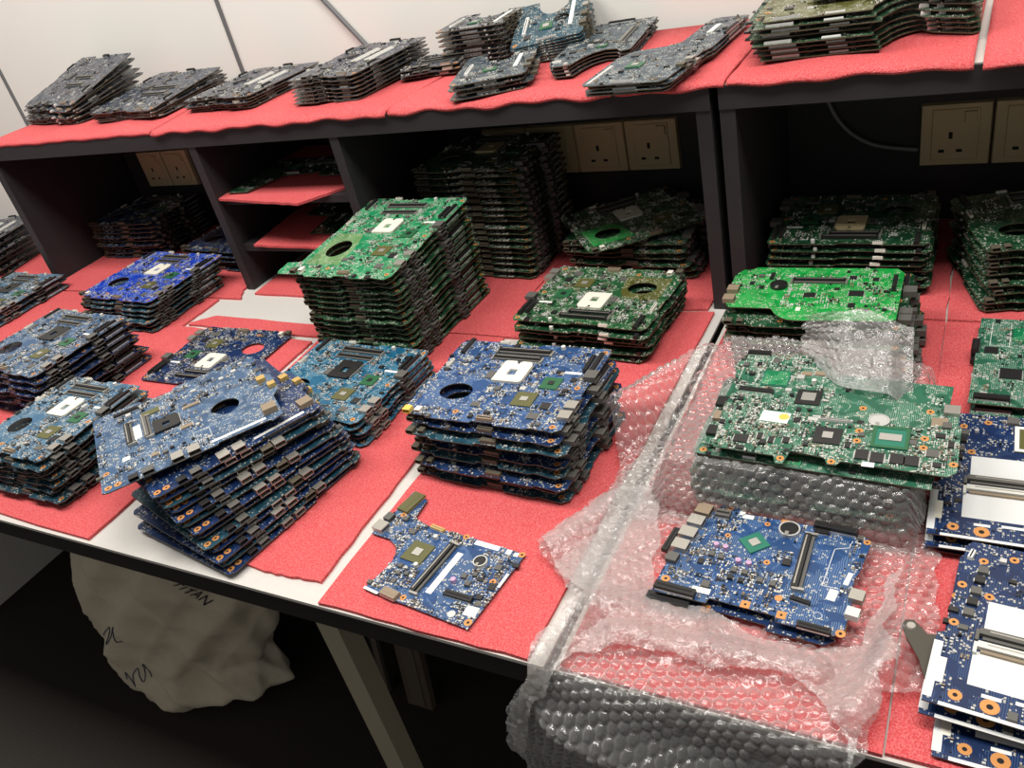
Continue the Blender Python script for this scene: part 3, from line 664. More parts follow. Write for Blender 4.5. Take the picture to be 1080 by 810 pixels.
t5 = fan_board('b', .19, .158, NAVY, IVORY, 7)
pile([t5], (-.739, .376), 180, 1, Z, .012, 'navy', 'the foam behind the fanned pile', 'fan hole', seed=5)
t7 = fan_board('b', .19, .165, TEAL, BLACKP, 8)
pile([t7], (-.437, .310), -3, 5, Z, .040, 'turquoise', 'the pile between fanned and blue piles', 'black socket', seed=7)
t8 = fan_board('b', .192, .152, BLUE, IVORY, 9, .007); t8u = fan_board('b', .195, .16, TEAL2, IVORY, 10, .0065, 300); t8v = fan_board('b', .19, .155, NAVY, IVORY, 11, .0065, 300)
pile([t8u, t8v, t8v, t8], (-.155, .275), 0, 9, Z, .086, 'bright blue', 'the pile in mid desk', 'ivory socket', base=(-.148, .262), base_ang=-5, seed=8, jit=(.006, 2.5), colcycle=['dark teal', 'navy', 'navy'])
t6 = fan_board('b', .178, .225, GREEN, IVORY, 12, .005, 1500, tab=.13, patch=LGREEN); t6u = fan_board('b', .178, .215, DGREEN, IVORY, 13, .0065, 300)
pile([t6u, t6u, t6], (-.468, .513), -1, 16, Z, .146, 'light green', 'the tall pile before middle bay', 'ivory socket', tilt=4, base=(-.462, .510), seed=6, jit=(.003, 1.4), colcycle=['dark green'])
t4 = fan_board('b', .19, .158, DGREEN, SOCKM, 14, .0065, 400)
pile([t4], (-.405, .742), -2, 18, Z, .178, 'dark green', 'the tallest pile inside middle bay', 'cream socket', seed=4, jit=(.003, 2), base=(-.402, .735))
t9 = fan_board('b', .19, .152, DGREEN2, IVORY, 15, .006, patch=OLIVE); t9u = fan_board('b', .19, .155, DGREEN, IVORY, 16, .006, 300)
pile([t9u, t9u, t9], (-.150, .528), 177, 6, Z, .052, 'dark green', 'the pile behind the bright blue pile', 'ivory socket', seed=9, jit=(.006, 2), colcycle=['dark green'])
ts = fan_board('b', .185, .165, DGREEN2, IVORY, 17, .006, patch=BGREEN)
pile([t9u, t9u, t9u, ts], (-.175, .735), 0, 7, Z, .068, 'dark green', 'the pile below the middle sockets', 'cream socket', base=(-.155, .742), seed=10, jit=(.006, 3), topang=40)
t10 = fan_board('b', .19, .15, DGREEN, SOCKM, 18, .007, 480)
pile([t10], (.138, .712), 180, 8, Z, .074, 'dark green', 'the left pile in the right bay', 'cream socket', seed=11, jit=(.004, 1))
lg = [(0, .25), (.03, .05), (.05, 0), (.30, 0)] + [(.30 + .12 * t, -.02 - .22 * math.sin(t * 1.5)) for t in (.3, .6, 1.0)] + [(.48, -.25), (.98, -.2), (1, -.15), (1, .9), (.96, 1), (.12, 1), (.10, .95), (.04, .93), (0, .8)]
t11 = Template('b', .188, .098, BGREEN, lg, [], [('slot', .53, .66, {'l': .058, 'h': .004}), ('cell', .30, .52, {'r': .010, 'm': BLACKP, 'rim': BLACKP}), ('conn', .24, .75, {'s': (.014, .005, .003), 'rot': 90}), ('chip', .13, .58, {'s': (.006, .006)}),
     ('chip', .5, .32, {'s': (.013, .009)}), ('chip', .76, .38, {'s': (.016, .011)}), ('usb', .035, .15, {'rot': -90, 'edge': True, 'm': TAN}), ('usb', .035, .38, {'rot': -90, 'edge': True, 'm': TAN}), ('label', .46, .0, {'s': (.005, .008), 'm': IVORY}), ('chip', .72, .75, {'s': (.008, .008)}), ('chip', .85, .72, {'s': (.007, .007)}), ('conn', .96, .6, {'s': (.03, .005, .006), 'rot': 90, 'edge': True})], 19, 700, .006, clear=[(.06, .05, .34, .42), (.1, .82, .6, .98)])
t11u = fan_board('b', .195, .13, DGREEN, BLACKP, 20, .007, 300)
pile([t11u, t11u, t11], (.120, .525), 1, 7, Z, .074, 'bright green', 'the pile behind the bubble wrap', 'memory slots', base=(.142, .510), seed=12, jit=(.004, 1), colcycle=['dark green'])
t12 = fan_board('b', .20, .16, DGREEN, SOCKM, 21, .007, 380)
pile([t12], (.365, .705), 18, 8, Z, .082, 'dark green', 'the rightmost pile in the right bay', '', seed=13, jit=(.005, 2))
t16 = Template('b', .2, .165, MGREEN, [(0, 0), (1, 0), (1, 1), (0, 1)], [], [('conn', .10, .05, {'s': (.032, .008, .005), 'edge': True}), ('conn', -.005, .62, {'s': (.022, .008, .005), 'rot': 90, 'edge': True}), ('chip', .17, .34, {'s': (.020, .018), 'm': CHIPK}), ('label', .07, .60, {'s': (.013, .013), 'm': CHIPK}), ('bga', .23, .80, {'s': .026, 'm': GREEN, 'dm': GREEN, 'die': .8}), ('silk', .1, .8, {'pts': [(.06, .66), (.06, .95), (.15, .95), (.15, .66), (.06, .66)]}), ('chip', .5, .5, {'s': (.02, .02)})], 22, 1100, .005)
pile([t16], (.391, .480), -2, 2, Z, .019, 'mint green', 'the pair at the right picture edge', 'black chips', seed=14)
# fanned pile; lower boards coloured darker to paint in its shaded sides
tf = fanned_board('b', .20, .178, STEELB, 23, .007); tfu = fanned_board('b', .20, .185, NAVY, 24, .0062, 330); tfv = fanned_board('b', .20, .185, TEAL2, 25, .0062, 330, .17)
nf = 13
for k in range(nf):
    t = k / (nf - 1.0); j = random.Random(k + 50)
    fl = np.array((-.363, .004)) * (1 - t) + np.array((-.443, .014)) * t; fl = fl + np.array((j.uniform(-1, 1), j.uniform(-1, 1))) * .004; a = math.radians(80 + (61 - 80) * t + j.uniform(-2.5, 2.5))
    e1, e2 = np.array((math.cos(a), math.sin(a))), np.array((-math.sin(a), math.cos(a)))
    c = fl + e1 * .10 + e2 * .0925
    put(tfv if k % 3 == 1 else tfu, (c[0], c[1], Z + .0026 + k * .0068), (0, 0, a), '%s laptop motherboard, %s of the fanned pile at the desk edge' % (('navy', 'dark teal', 'navy')[k % 3], 'lowest' if k == 0 else OR[nf - k] + ' from top'), 'motherboards in the fanned pile', k >= nf - 2)
put(tf, (-.503, .126, .1005), (0, 0, math.radians(54)), 'steel blue motherboard with fan hole, topmost of the fanned pile at the desk edge', 'motherboards in the fanned pile')
# left background
tk = flat_board('b', .19, .17, CHAR, 26); tk2 = flat_board('b', .18, .17, CHAR, 27, .004, 320, False)
pile([tk], (-1.73, .665), 12, 7, Z, .082, 'charcoal', 'the pile outside the left shelf panel', 'pale bars', seed=15, jit=(.008, 3))
tb = fan_board('b', .19, .172, SLATE, BLACKP, 28, .006)
pile([tb], (-1.452, .488), -1, 3, Z, .030, 'slate blue', 'the low pile before the left panel', '', seed=16)
td = fan_board('b', .19, .155, NAVY, BLACKP, 29, .006, 380)
pile([td], (-1.302, .772), 3, 9, Z, .082, 'navy', 'the pile in the left bay', '', seed=17, jit=(.006, 2.5))
pile([td], (-.995, .728), -5, 5, Z, .046, 'navy', 'the low pile beside the first divider', '', seed=18, jit=(.006, 3))
# boards on the two inner shelves
to = [(0, .0), (.18, 0), (.30, .45), (.62, .5), (.64, .38), (.98, .38), (1, .45), (1, 1), (0, 1)]
tin = Template('b', .24, .15, DGREEN, to, [], [('usb', .93, .43, {'m': TAN, 'edge': True, 's': (.02, .012, .004)}), ('slot', .5, .8, {'l': .06}), ('bga', .3, .75, {}), ('chip', .12, .3, {}), ('conn', .36, .52, {'s': (.03, .006, .005)})], 30, 380, .005)
pile([tin], (-.728, .690), 2, 1, .1745, .184, 'dark green', 'the upper inner shelf', '', seed=19)
tin2 = Template('b', .20, .14, DGREEN, [(.35, 0), (1, 0), (1, 1), (0, 1), (0, .55), (.30, .5)], [], [('usb', .45, .06, {'m': TAN, 'edge': True}), ('bga', .6, .5, {}), ('slot', .6, .8, {}), ('usb', .7, .06, {'m': STEEL, 'edge': True})], 31, 300, .005)
pile([tin2], (-.690, .705), 0, 1, .0875, .097, 'olive green', 'the lower inner shelf', '', seed=20)

# lone notched board at the front
P10 = [(.061, 1.0), (.196, .946), (.205, .761), (.338, .713), (.531, .702), (1.0, .638), (.934, 0), (.216, .10), (.245, .24), (.258, .305), (.262, .37), (.249, .424), (.23, .47), (.201, .499), (.139, .536), (.005, .553), (0, .657), (.047, .796)]
t10b = Template('b', .176, .151, BLUE, P10, [], [('conn', .112, .89, {'s': (.030, .016, .003), 'm': OSUB, 'm2': GOLD, 'm3': OSUB, 'rot': 78, 'name': 'card_slot'}), ('usb', .045, .61, {'rot': -100, 'm': STEEL, 's': (.013, .014, .006)}), ('usb', .05, .71, {'rot': -100, 'm': GREYP, 's': (.010, .009, .005)}), ('ring', .115, .77, {}),
    ('bga', .38, .471, {'s': .026, 'm': OSUB, 'die': .36, 'rot': -7}), ('slot', .535, .372, {'l': .066, 'rot': 83, 'h': .0045}), ('label', .616, .36, {'s': (.007, .055), 'rot': -6, 'm': PAPER}), ('label', .756, .648, {'s': (.029, .006), 'rot': -5, 'm': PAPER, 'name': 'ribbon_connector'}),
    ('cell', .782, .497, {'r': .0072, 'rim': CERW}), ('conn', .785, .20, {'s': (.031, .007, .004), 'rot': -3}), ('label', .895, .125, {'s': (.013, .011), 'm': IVORY, 'name': 'ribbon_connector'}), ('conn', .397, .10, {'s': (.020, .010, .004), 'm': TAN, 'm3': TAN, 'rot': -10}), ('ring', .479, .105, {}), ('ring', .915, .045, {'r': .004}), ('ring', .982, .63, {'r': .0036}), ('ring', .913, .375, {}), ('ring', .60, .685, {'r': .0035}),
    ('label', .265, .10, {'s': (.019, .003), 'rot': -10}), ('conn', .40, .70, {'s': (.018, .005, .003), 'm': GOLD, 'm3': TAN, 'rot': -10}), ('label', .965, .40, {'s': (.003, .018), 'rot': -5}), ('disc', .80, .075, {'m': TINM, 'r': .004}), ('cap', .43, .62, {'m': CERW, 'r': .0026}), ('cap', .43, .36, {'m': CERW, 'r': .0026}), ('ind', .79, .31, {}), ('ind', .745, .36, {}), ('ind', .80, .39, {'s': .005}), ('cap', .70, .31, {'r': .003}), ('ind', .36, .27, {'s': .005}), ('ind', .41, .28, {'s': .005}), ('ind', .34, .33, {'s': .005}), ('label', .90, .63, {'s': (.006, .006)}), ('label', .95, .62, {'s': (.005, .005)})],
    33, 1150, .006, clear=[(.63, .08, .76, .18), (.57, .12, .76, .60)])
put(t10b, (-.246 + .088, .012 + .0755, .0062), (0, 0, 0), 'single notched blue motherboard with white strip, lying alone near the desk edge', None)

# parcel of boards in bubble wrap and the boards lying on it
tp = fan_board('b', .19, .135, MGREEN, BLACKP, 34, .007, 420)
pile([tp], (.155, .296), 0, 5, Z, .052, 'mint green', 'the boards inside the bubble wrap', '', base=(.155, .280), seed=21, jit=(.004, 1.5))
QP = [(.02, .10), (1.0, .12), (.985, .60), (.93, .636), (.79, .588), (.68, .60), (.591, .64), (.53, .69), (.493, .76), (.46, .85), (.41, .99), (.034, .957), (.011, .834), (.057, .564), (.042, .397)]
tq = Template('b', .215, .180, MGREEN, QP, [], [('bga', .22, .727, {'s': .026, 'm': TSUB, 'dm': GREEN, 'die': .9}), ('chip', .347, .80, {'s': (.010, .007), 'm': TAN}), ('chip', .405, .81, {'s': (.010, .007), 'm': TAN}), ('bga', .388, .578, {'s': .023, 'm': CHIPK, 'die': .55, 'dm': DIE}), ('conn', .152, .60, {'s': (.034, .006, .003), 'm': CHIPK, 'rot': -3}),
    ('silk', .1, .7, {'pts': [(.05, .66), (.05, .92), (.13, .92), (.13, .66), (.05, .66)]}), ('silk', .1, .7, {'pts': [(.17, .86), (.17, .95), (.38, .95), (.38, .86), (.17, .86)]}), ('conn', .10, .965, {'s': (.024, .006, .004), 'edge': True}), ('usb', .03, .46, {'rot': -90, 's': (.014, .012, .006), 'm': BLACKP, 'edge': True}), ('usb', .045, .33, {'rot': -90, 's': (.013, .012, .006), 'm': TAN, 'edge': True}), ('usb', .045, .20, {'rot': -90, 's': (.013, .012, .006), 'm': BLACKP, 'edge': True}),
    ('usb', .96, .56, {'rot': 90, 'm': STEEL, 'edge': True}), ('usb', .92, .44, {'s': (.014, .013, .006), 'm': TAN, 'rot': 90}), ('ring', .88, .55, {}), ('ring', .62, .53, {}), ('cell', .694, .42, {'r': .009, 'm': TINM}), ('cap', .475, .80, {'m': TINM, 'r': .003}), ('cap', .39, .72, {'m': CERW, 'r': .0025})], 35, 1500, .004, clear=[(.55, .42, .90, .60)])
QS = [(.075, .05), (.33, .035), (.345, -.02), (.375, -.02), (.39, .085), (.525, .065), (.54, .02), (.575, .02), (.59, .05), (.97, .03), (1.0, .07), (1.0, .40), (.90, .40), (.88, .37), (.55, .35), (.52, .38), (.42, .38), (.40, .44), (.20, .46), (.18, .52), (.06, .50), (.045, .40)]
tst = Template('b', .215, .180, MGREEN, QS, [], [('label', .283, .345, {'s': (.026, .016), 'rot': -4, 'dot': 1, 'name': 'white_sticker'}), ('chip', .177, .135, {'s': (.013, .011)}), ('bga', .516, .229, {'s': .023, 'm': CHIPK, 'die': .38}), ('bga', .752, .262, {'s': .030, 'm': TSUB, 'die': .6, 'ar': .5, 'frame': GSUB}),
    ('chip', .660, .115, {'s': (.011, .013)}), ('chip', .717, .105, {'s': (.011, .013)}), ('chip', .788, .11, {'s': (.011, .013)}), ('chip', .842, .108, {'s': (.011, .013)}), ('label', .69, .05, {'s': (.010, .006)}), ('conn', .53, .355, {'s': (.030, .003, .003), 'm': TINM}), ('label', .45, .36, {'s': (.014, .005), 'm': TINM}),
    ('ring', .36, .02, {'edge': True}), ('ring', .555, .04, {'edge': True}), ('ring', .63, .30, {}), ('ring', .63, .22, {}), ('ring', .875, .22, {}), ('ring', .875, .29, {}), ('ring', .985, .12, {'edge': True}), ('chip', .93, .10, {'s': (.007, .006)}), ('chip', .93, .32, {'s': (.008, .006)}), ('chip', .97, .26, {'s': (.005, .009)}), ('chip', .25, .17, {'s': (.005, .009)}), ('chip', .30, .15, {'s': (.005, .009)}), ('chip', .36, .16, {'s': (.006, .008)}), ('chip', .60, .17, {'s': (.005, .006)}), ('chip', .91, .18, {'s': (.010, .010), 'm': GREYP})], 36, 1500, .004)
trr = Template('b', .20, .15, MGREEN, [(0, 0), (1, 0), (1, 1), (0, 1)], [], [('ring', .03, .04, {'edge': True}), ('cap', .1, .05, {'m': CERW, 'edge': True}), ('conn', .25, .03, {'s': (.012, .005, .003), 'm': TINM, 'edge': True}), ('conn', .4, .06, {'s': (.03, .012, .001), 'm': GREEN, 'edge': True})], 37, 300, .004)
put(trr, (.172, .292, .0625), (0, 0, math.radians(-3)), 'mint green motherboard sticking out lowest of three boards on the bubble-wrap parcel', 'green boards on the bubble-wrap parcel')
put(tq, (.178, .301, .0690), (0, 0, 0), 'mint green board with curved fan cut-out, middle of three on the bubble-wrap parcel', 'green boards on the bubble-wrap parcel')
put(tst, (.178, .301, .0745), (0, 0, 0), 'long mint green motherboard with white sticker, topmost of three on the bubble-wrap parcel', 'green boards on the bubble-wrap parcel')

# blue pair on the front sheet of bubble wrap
O13 = [(0, .06), (.015, .02), (.30, .02), (.31, .07), (.66, .05), (.67, .0), (.96, 0), (1.0, .05), (1.0, .35), (.985, .40), (.985, .55), (1.0, .62), (1.02, .90), (1.0, .97), (.9, 1), (.55, 1.0), (.30, 1.0), (.28, 1.06), (.17, 1.06), (.15, .97), (.04, .95), (.02, .8)]
t13 = Template('b', .154, .113, BLUE, O13, [], [('bga', .43, .70, {'s': .0195, 'm': TSUB, 'die': .42, 'rot': 45}), ('cell', .59, .90, {'r': .0092, 'm': BLACKP, 'rim': TINM}), ('slot', .705, .60, {'l': .062, 'rot': 92, 'h': .005}), ('conn', .83, .985, {'s': (.036, .007, .006), 'rot': -2}), ('conn', .12, .06, {'s': (.036, .008, .005), 'rot': -2}), ('conn', .86, .01, {'s': (.026, .006, .004), 'rot': -2}),
    ('usb', .085, .93, {'rot': -95, 'm': TAN, 's': (.013, .014, .006)}), ('usb', .07, .79, {'rot': -95, 's': (.012, .014, .006)}), ('usb', .055, .645, {'rot': -95, 's': (.012, .015, .006)}), ('usb', .045, .50, {'rot': -95, 's': (.012, .014, .006)}), ('usb', .03, .36, {'rot': -95, 'm': GREYP, 's': (.010, .010, .005), 'name': 'audio_port'}), ('conn', .20, .93, {'s': (.014, .009, .005), 'm': GREYP}),
    ('label', .25, .125, {'s': (.016, .006), 'm': IVORY, 'name': 'ribbon_connector'}), ('label', .955, .53, {'s': (.004, .014), 'm': PAPER, 'rot': -8}), ('label', .34, .97, {'s': (.010, .005)}), ('label', .30, 1.0, {'s': (.005, .005), 'm': PAPER}),
    ('ring', .04, .16, {'r': .0038}), ('pad', .5, .09, {'s': .0075}), ('pad', .69, .07, {'s': .0075}), ('disc', .65, .215, {'r': .0032}), ('ring', .985, .03, {'r': .0038}), ('ring', .27, .73, {'r': .0026}), ('ring', .46, .93, {'r': .0026}), ('ring', .53, .53, {'r': .0028}), ('pad', .55, .985, {'s': .0065}), ('ring', .22, 1.03, {'r': .0036}), ('ring', .045, .93, {'r': .003}), ('ring', 1.0, .93, {'r': .003}),
    ('ind', .23, .49, {'s': .0055}), ('ind', .285, .48, {'s': .0055}), ('ind', .38, .375, {'s': .0055}), ('ind', .44, .375, {'s': .0055}), ('ind', .53, .33, {'s': .0055}), ('ind', .60, .32, {'s': .0055}), ('ind', .375, .30, {'s': .005, 'm': CHIPK}), ('ind', .435, .29, {'s': .005, 'm': CHIPK}), ('cap', .235, .59, {}), ('cap', .29, .58, {}), ('cap', .385, .47, {}), ('cap', .445, .465, {}),
    ('silk', .9, .6, {'pts': [(.93, .93), (.92, .84), (.85, .80), (.84, .42), (.92, .42)]}), ('circle', .60, .62, {'r': .0032}), ('circle', .30, .86, {'r': .0028}), ('circle', .86, .14, {'r': .0034}), ('circle', .84, .48, {'r': .0034}), ('conn', .76, .94, {'s': (.012, .005, .003)}), ('conn', .76, .22, {'s': (.016, .004, .004), 'rot': -8}), ('chip', .96, .96, {'s': (.006, .005), 'm': GREYP}),
    ('usb', 1.02, .36, {'rot': 85, 's': (.011, .011, .006)}), ('usb', 1.02, .20, {'rot': 85, 's': (.009, .010, .006), 'm': CERW, 'name': 'audio_port'}), ('label', .90, .35, {'s': (.007, .012), 'm': PAPER, 'rot': -5})], 38, 900, .006, clear=[(.74, .25, .92, .92), (.76, .05, .97, .3), (.31, .62, .56, .80)])
t13u = Template('b', .152, .112, NAVY, O13, [], [('conn', .12, .05, {'s': (.038, .010, .005), 'edge': True}), ('pad', .33, .07, {'s': .0075, 'edge': True}), ('conn', -.02, .66, {'s': (.03, .006, .006), 'rot': 85, 'edge': True}), ('usb', 1.0, .2, {'rot': 90, 'edge': True, 'm': GOLD}), ('label', .99, .62, {'s': (.006, .02), 'm': IVORY, 'edge': True}), ('cell', .5, .6, {})], 39, 300, .004)
put(t13u, (.139, .133, .0115), (0, 0, math.radians(-2)), 'dark blue motherboard under the blue board with coin cell, on bubble wrap', 'blue pair on the bubble wrap')
put(t13, (.145, .138, .0195), (0, 0, math.radians(-2)), 'blue motherboard with black coin cell and teal chip, upper of the pair on bubble wrap', 'blue pair on the bubble wrap')

# white-patched blue boards at the right edge
t14 = pad_board('b', .20, .172, NAVY, 40); t15 = pad_board('b', .20, .162, NAVY, 41)
pile([t14], (.367, .287), 0, 3, Z, .026, 'white-patched blue', 'the pile beside the long green board', '', seed=22, jit=(.006, 2))
pile([t15], (.384, .105), -5, 2, .016, .031, 'white-patched blue', 'the tilted pair at right picture edge', '', seed=23, jit=(.003, 1))
put(t15, (.388, .087, .0066), (0, 0, math.radians(-1)), 'white-patched blue motherboard at the bottom right corner, beneath the tilted pair', None)

# ---- the piles on the shelf top
ZS = TOPZ + .0065
tt1 = flat_board('b', .215, .165, CHAR, 42, .004, 380, False)
pile([tt1], (-1.312, .768), -12, 9, ZS, TOPZ + .066, 'charcoal', 'the leftmost pile on the shelf top', 'long slots', tilt=17, roll=-4, seed=24, jit=(.005, 2.5), base=(-1.315, .762))
tt2 = flat_board('b', .185, .185, CHAR, 43, .004, 420, False); tt2u = flat_board('b', .185, .185, CHAR, 44, .0035, 300, False)
pile([tt2u, tt2u, tt2], (-1.078, .745), -4, 6, ZS, TOPZ + .034, 'dark blue', 'the second pile on the shelf top', 'long slots', tilt=6, seed=25, jit=(.006, 4), colcycle=['charcoal'])
tt3 = flat_board('b', .165, .185, CHAR, 45)
pile([tt3], (-.842, .752), -3, 5, ZS, TOPZ + .028, 'charcoal', 'the third pile on the shelf top', 'white bars', seed=26, jit=(.004, 2))
tt4 = flat_board('b', .138, .20, CHAR, 46)
pile([tt4], (-.598, .745), -3, 7, ZS, TOPZ + .045, 'charcoal', 'the fourth pile on the shelf top', 'white bars', seed=27, jit=(.0025, 1))
tt5 = flat_board('b', .10, .085, CHAR, 47, .004, 140, False)
pile([tt5], (-.472, .775), 8, 3, ZS, TOPZ + .022, 'charcoal', 'the small pile behind the fifth pile', '', seed=28, jit=(.006, 6))
tn = notch_board('b', .105, .155, GSLATE, 48, .0035)
pile([tn], (-.318, .678), 18, 4, ZS, TOPZ + .028, 'slate blue', 'the notched pile at the shelf-top front', '', seed=29, jit=(.004, 3))
tn2 = notch_board('b', .115, .105, CHAR, 49, .0045, False, 220)
pile([tn2], (-.408, .822), 4, 9, ZS, TOPZ + .062, 'charcoal', 'the dark pile against the white wall', '', seed=30, jit=(.005, 3))
tn3 = notch_board('b', .108, .125, TEAL2, 50, .004, True)
pile([tn3], (-.292, .818), 14, 8, ZS, TOPZ + .050, 'teal', 'the stepped pile against the white wall', 'oval hole', tilt=16, base=(-.285, .812), seed=31, jit=(.002, 1))
arch = [(0, .1), (.1, 0), (.34, 0), (.40, .12), (.50, .22), (.64, .27), (.80, .25), (.88, .18), (1, .20), (1, .98), (.95, 1), (.05, 1), (0, .95)]
ta = Template('b', .105, .215, GSLATE, arch, [], [('bga', .4, .5, {'s': .018, 'm': CHIPK}), ('conn', .12, .08, {'s': (.012, .006, .003), 'm': PAPER, 'edge': True}), ('slot', .78, .55, {'rot': 90, 'l': .08, 'm': GREYP}), ('chip', .3, .75, {}), ('conn', .5, .97, {'s': (.04, .006, .004), 'edge': True}), ('bga', .55, .36, {'s': .014, 'm': GSUB}), ('chip', .2, .3, {})], [], 0) if False else \
     Template('b', .105, .215, GSLATE, arch, [], [('bga', .4, .5, {'s': .018, 'm': CHIPK}), ('conn', .12, .08, {'s': (.012, .006, .003), 'm': PAPER, 'edge': True}), ('slot', .78, .55, {'rot': 90, 'l': .08, 'm': GREYP}), ('chip', .3, .75, {}), ('conn', .5, .97, {'s': (.04, .006, .004), 'edge': True}), ('bga', .55, .36, {'s': .014, 'm': GSUB}), ('chip', .2, .3, {})], 51, 330, .0035)
pile([ta], (-.190, .762), 6, 4, ZS, TOPZ + .024, 'slate blue', 'the arched pile on the shelf top', '', seed=32, jit=(.003, 2))
arm = [(0, .03), (.05, 0), (.85, 0), (.9, .03), (.95, .40), (1, .46), (1, .99), (.97, 1), (.62, 1), (.58, .97), (.56, .60), (.45, .55), (.10, .50), (.05, .46), (0, .40)]
tam = Template('b', .118, .275, GSLATE, arm, [], [('bga', .35, .26, {'s': .02, 'm': GSUB}), ('label', .06, .16, {'s': (.005, .07), 'm': TINM}), ('conn', .45, .02, {'s': (.03, .004, .003), 'm': TINM, 'edge': True}), ('usb', .9, .2, {'rot': 90, 'm': JACK, 'edge': True, 's': (.011, .010, .005)}), ('usb', .92, .28, {'rot': 90, 'm': STEEL, 'edge': True, 's': (.011, .010, .005)}), ('label', .75, .80, {'s': (.007, .04)}), ('chip', .75, .62, {}), ('chip', .2, .42, {}), ('conn', .98, .75, {'s': (.05, .004, .004), 'rot': 90, 'edge': True})], 52, 420, .0035)
pile([tam], (-.075, .690), -4, 4, ZS, TOPZ + .022, 'slate blue', 'the long-armed pile on the shelf top', '', seed=33, jit=(.003, 2))
tlg = long_green('b', .235, .16, DGREEN, 53); tlgt = long_green('b', .21, .15, OLIVE, 54)
pile([tlg, tlg, tlgt], (.143, .712), 2, 8, ZS, TOPZ + .052, 'olive green', 'the green pile on the shelf top', '', seed=34, jit=(.006, 2.5), colcycle=['dark green'], base=(.147, .715))
tblk = flat_board('b', .13, .10, CHAR, 55, .004, 200, False)
put(tblk, (.155, .74, TOPZ + .0575), (0, 0, math.radians(8)), 'charcoal motherboard scrap lying on the green pile on the shelf top', None)

# ---------------------------------------------------------------- bubble wrap
def poly_mask(X, Y, poly):
    inside_ = np.zeros(X.shape, bool); j = len(poly) - 1
    for i in range(len(poly)):
        xi, yi = poly[i]; xj, yj = poly[j]
        c = ((yi > Y) != (yj > Y)) & (X < (xj - xi) * (Y - yi) / (yj - yi + 1e-12) + xi)
        inside_ ^= c; j = i
    return inside_
def domes(U, V, pitch=.0108, r=.0048, h=.0036, a=0.3, seed=0):
    """rows of round air cells on a hexagonal grid, a few of them burst"""
    c, s = math.cos(a), math.sin(a); X, Y = c * U + s * V, -s * U + c * V
    X, Y = X + .0035 * waves(U, V, 71, 7, 40, 160), Y + .0035 * waves(U, V, 72, 7, 40, 160)
    out = np.zeros(U.shape); ry = pitch * math.sqrt(3)
    for ox, oy in ((0, 0), (pitch / 2, ry / 2)):
        i, j = np.round((X - ox) / pitch), np.round((Y - oy) / ry)
        d = np.hypot(X - ox - i * pitch, Y - oy - j * ry) / r
        rn = np.modf(np.abs(np.sin(i * 12.9898 + j * 78.233 + seed) * 43758.5453))[0]
        out = np.maximum(out, np.where(d < 1, (1 - np.clip(d, 0, 1) ** 4) ** .5 * (0.25 + 0.75 * np.minimum(1, rn * 1.8)), 0))
    return out * h
def waves(U, V, seed, n=9, k0=14, k1=60):
    r = np.random.RandomState(seed); o = np.zeros(U.shape)
    for q in range(n):
        k = r.uniform(k0, k1); t = r.uniform(0, math.pi); o += np.sin(k * (math.cos(t) * U + math.sin(t) * V) + r.uniform(0, 6)) / n
    return o
def crease(U, V, seed, n=7):
    """sharp random folds"""
    r = np.random.RandomState(seed); o = np.zeros(U.shape)
    for q in range(n):
        t = r.uniform(0, math.pi); k = r.uniform(18, 55); o += np.abs(((k * (math.cos(t) * U + math.sin(t) * V) + r.uniform(0, 6)) / math.pi) % 2 - 1) / n
    return o - .5
def sstep(a, b, x):
    t = np.clip((np.asarray(x) - a) / (b - a), 0, 1); return t * t * (3 - 2 * t)
def normals(P):
    n = np.cross(np.gradient(P, axis=0), np.gradient(P, axis=1)); return n / (np.linalg.norm(n, axis=2, keepdims=True) + 1e-12)
def facemask(M): return M[:-1, :-1] & M[1:, :-1] & M[1:, 1:] & M[:-1, 1:]
def ridge(X, Y, a, b, w):
    a, b = np.array(a), np.array(b); d = b - a; t = np.clip(((X - a[0]) * d[0] + (Y - a[1]) * d[1]) / d.dot(d), 0, 1)
    return np.exp(-(((X - a[0] - t * d[0]) ** 2 + (Y - a[1] - t * d[1]) ** 2) / w ** 2))

# the front sheet, lying under the blue pair and hanging over the desk edge
RES = .00115
X, S = np.meshgrid(np.arange(-.09, .30, RES), np.arange(-.215, .30, RES), indexing='ij')
poly = [(-.064, .128), (-.052, .108), (-.034, .100), (-.012, .072), (.004, .060), (.007, .050), (.003, .030), (-.006, -.004), (-.040, -.060), (-.066, -.215), (.196, -.215), (.222, -.10), (.238, -.03), (.246, -.004), (.254, .046), (.285, .056), (.280, .18), (.272, .28), (.05, .29), (-.010, .265), (-.028, .20)]
M = poly_mask(X + waves(X, S, 5, 8, 60, 240) * .006, S + waves(X, S, 6, 8, 60, 240) * .006, poly)
flat = sstep(-.012, .02, S)
h = .0055 + .0035 * (waves(X, S, 1) + 1) * flat + .007 * np.maximum(crease(X, S, 2), 0)
h += .011 * ridge(X, S, (-.02, .06), (.10, .075), .016) + .009 * ridge(X, S, (.05, .040), (.20, .050), .012) + .010 * ridge(X, S, (-.045, .115), (-.01, .19), .012) + .008 * ridge(X, S, (.255, .06), (.262, .17), .010)
h += .008 * ridge(X, S, (.235, .02), (.262, .11), .010) + .012 * ridge(X, S, (-.005, .0), (.012, .05), .010)
h *= 1 - .75 * ridge(X, S, (.08, .12), (.21, .13), .05)            # pressed flat by the boards
drop = np.minimum(S, 0)
Zs = np.where(S > 0, h, h + drop + .010 * (1 - np.exp(drop / .01)))
Ys = np.where(S > 0, S, -.013 * (1 - np.exp(drop / .008)))
bulge = np.exp(-((drop + .055 + .10 * (X - .02)) / .016) ** 2) * sstep(-.02, .02, X) * (S < 0)
Ys = Ys - .020 * bulge - .010 * (waves(X, S, 9, 6, 20, 60) + .4) * sstep(0, -.05, S) + .02 * sstep(-.06, -.2, S)
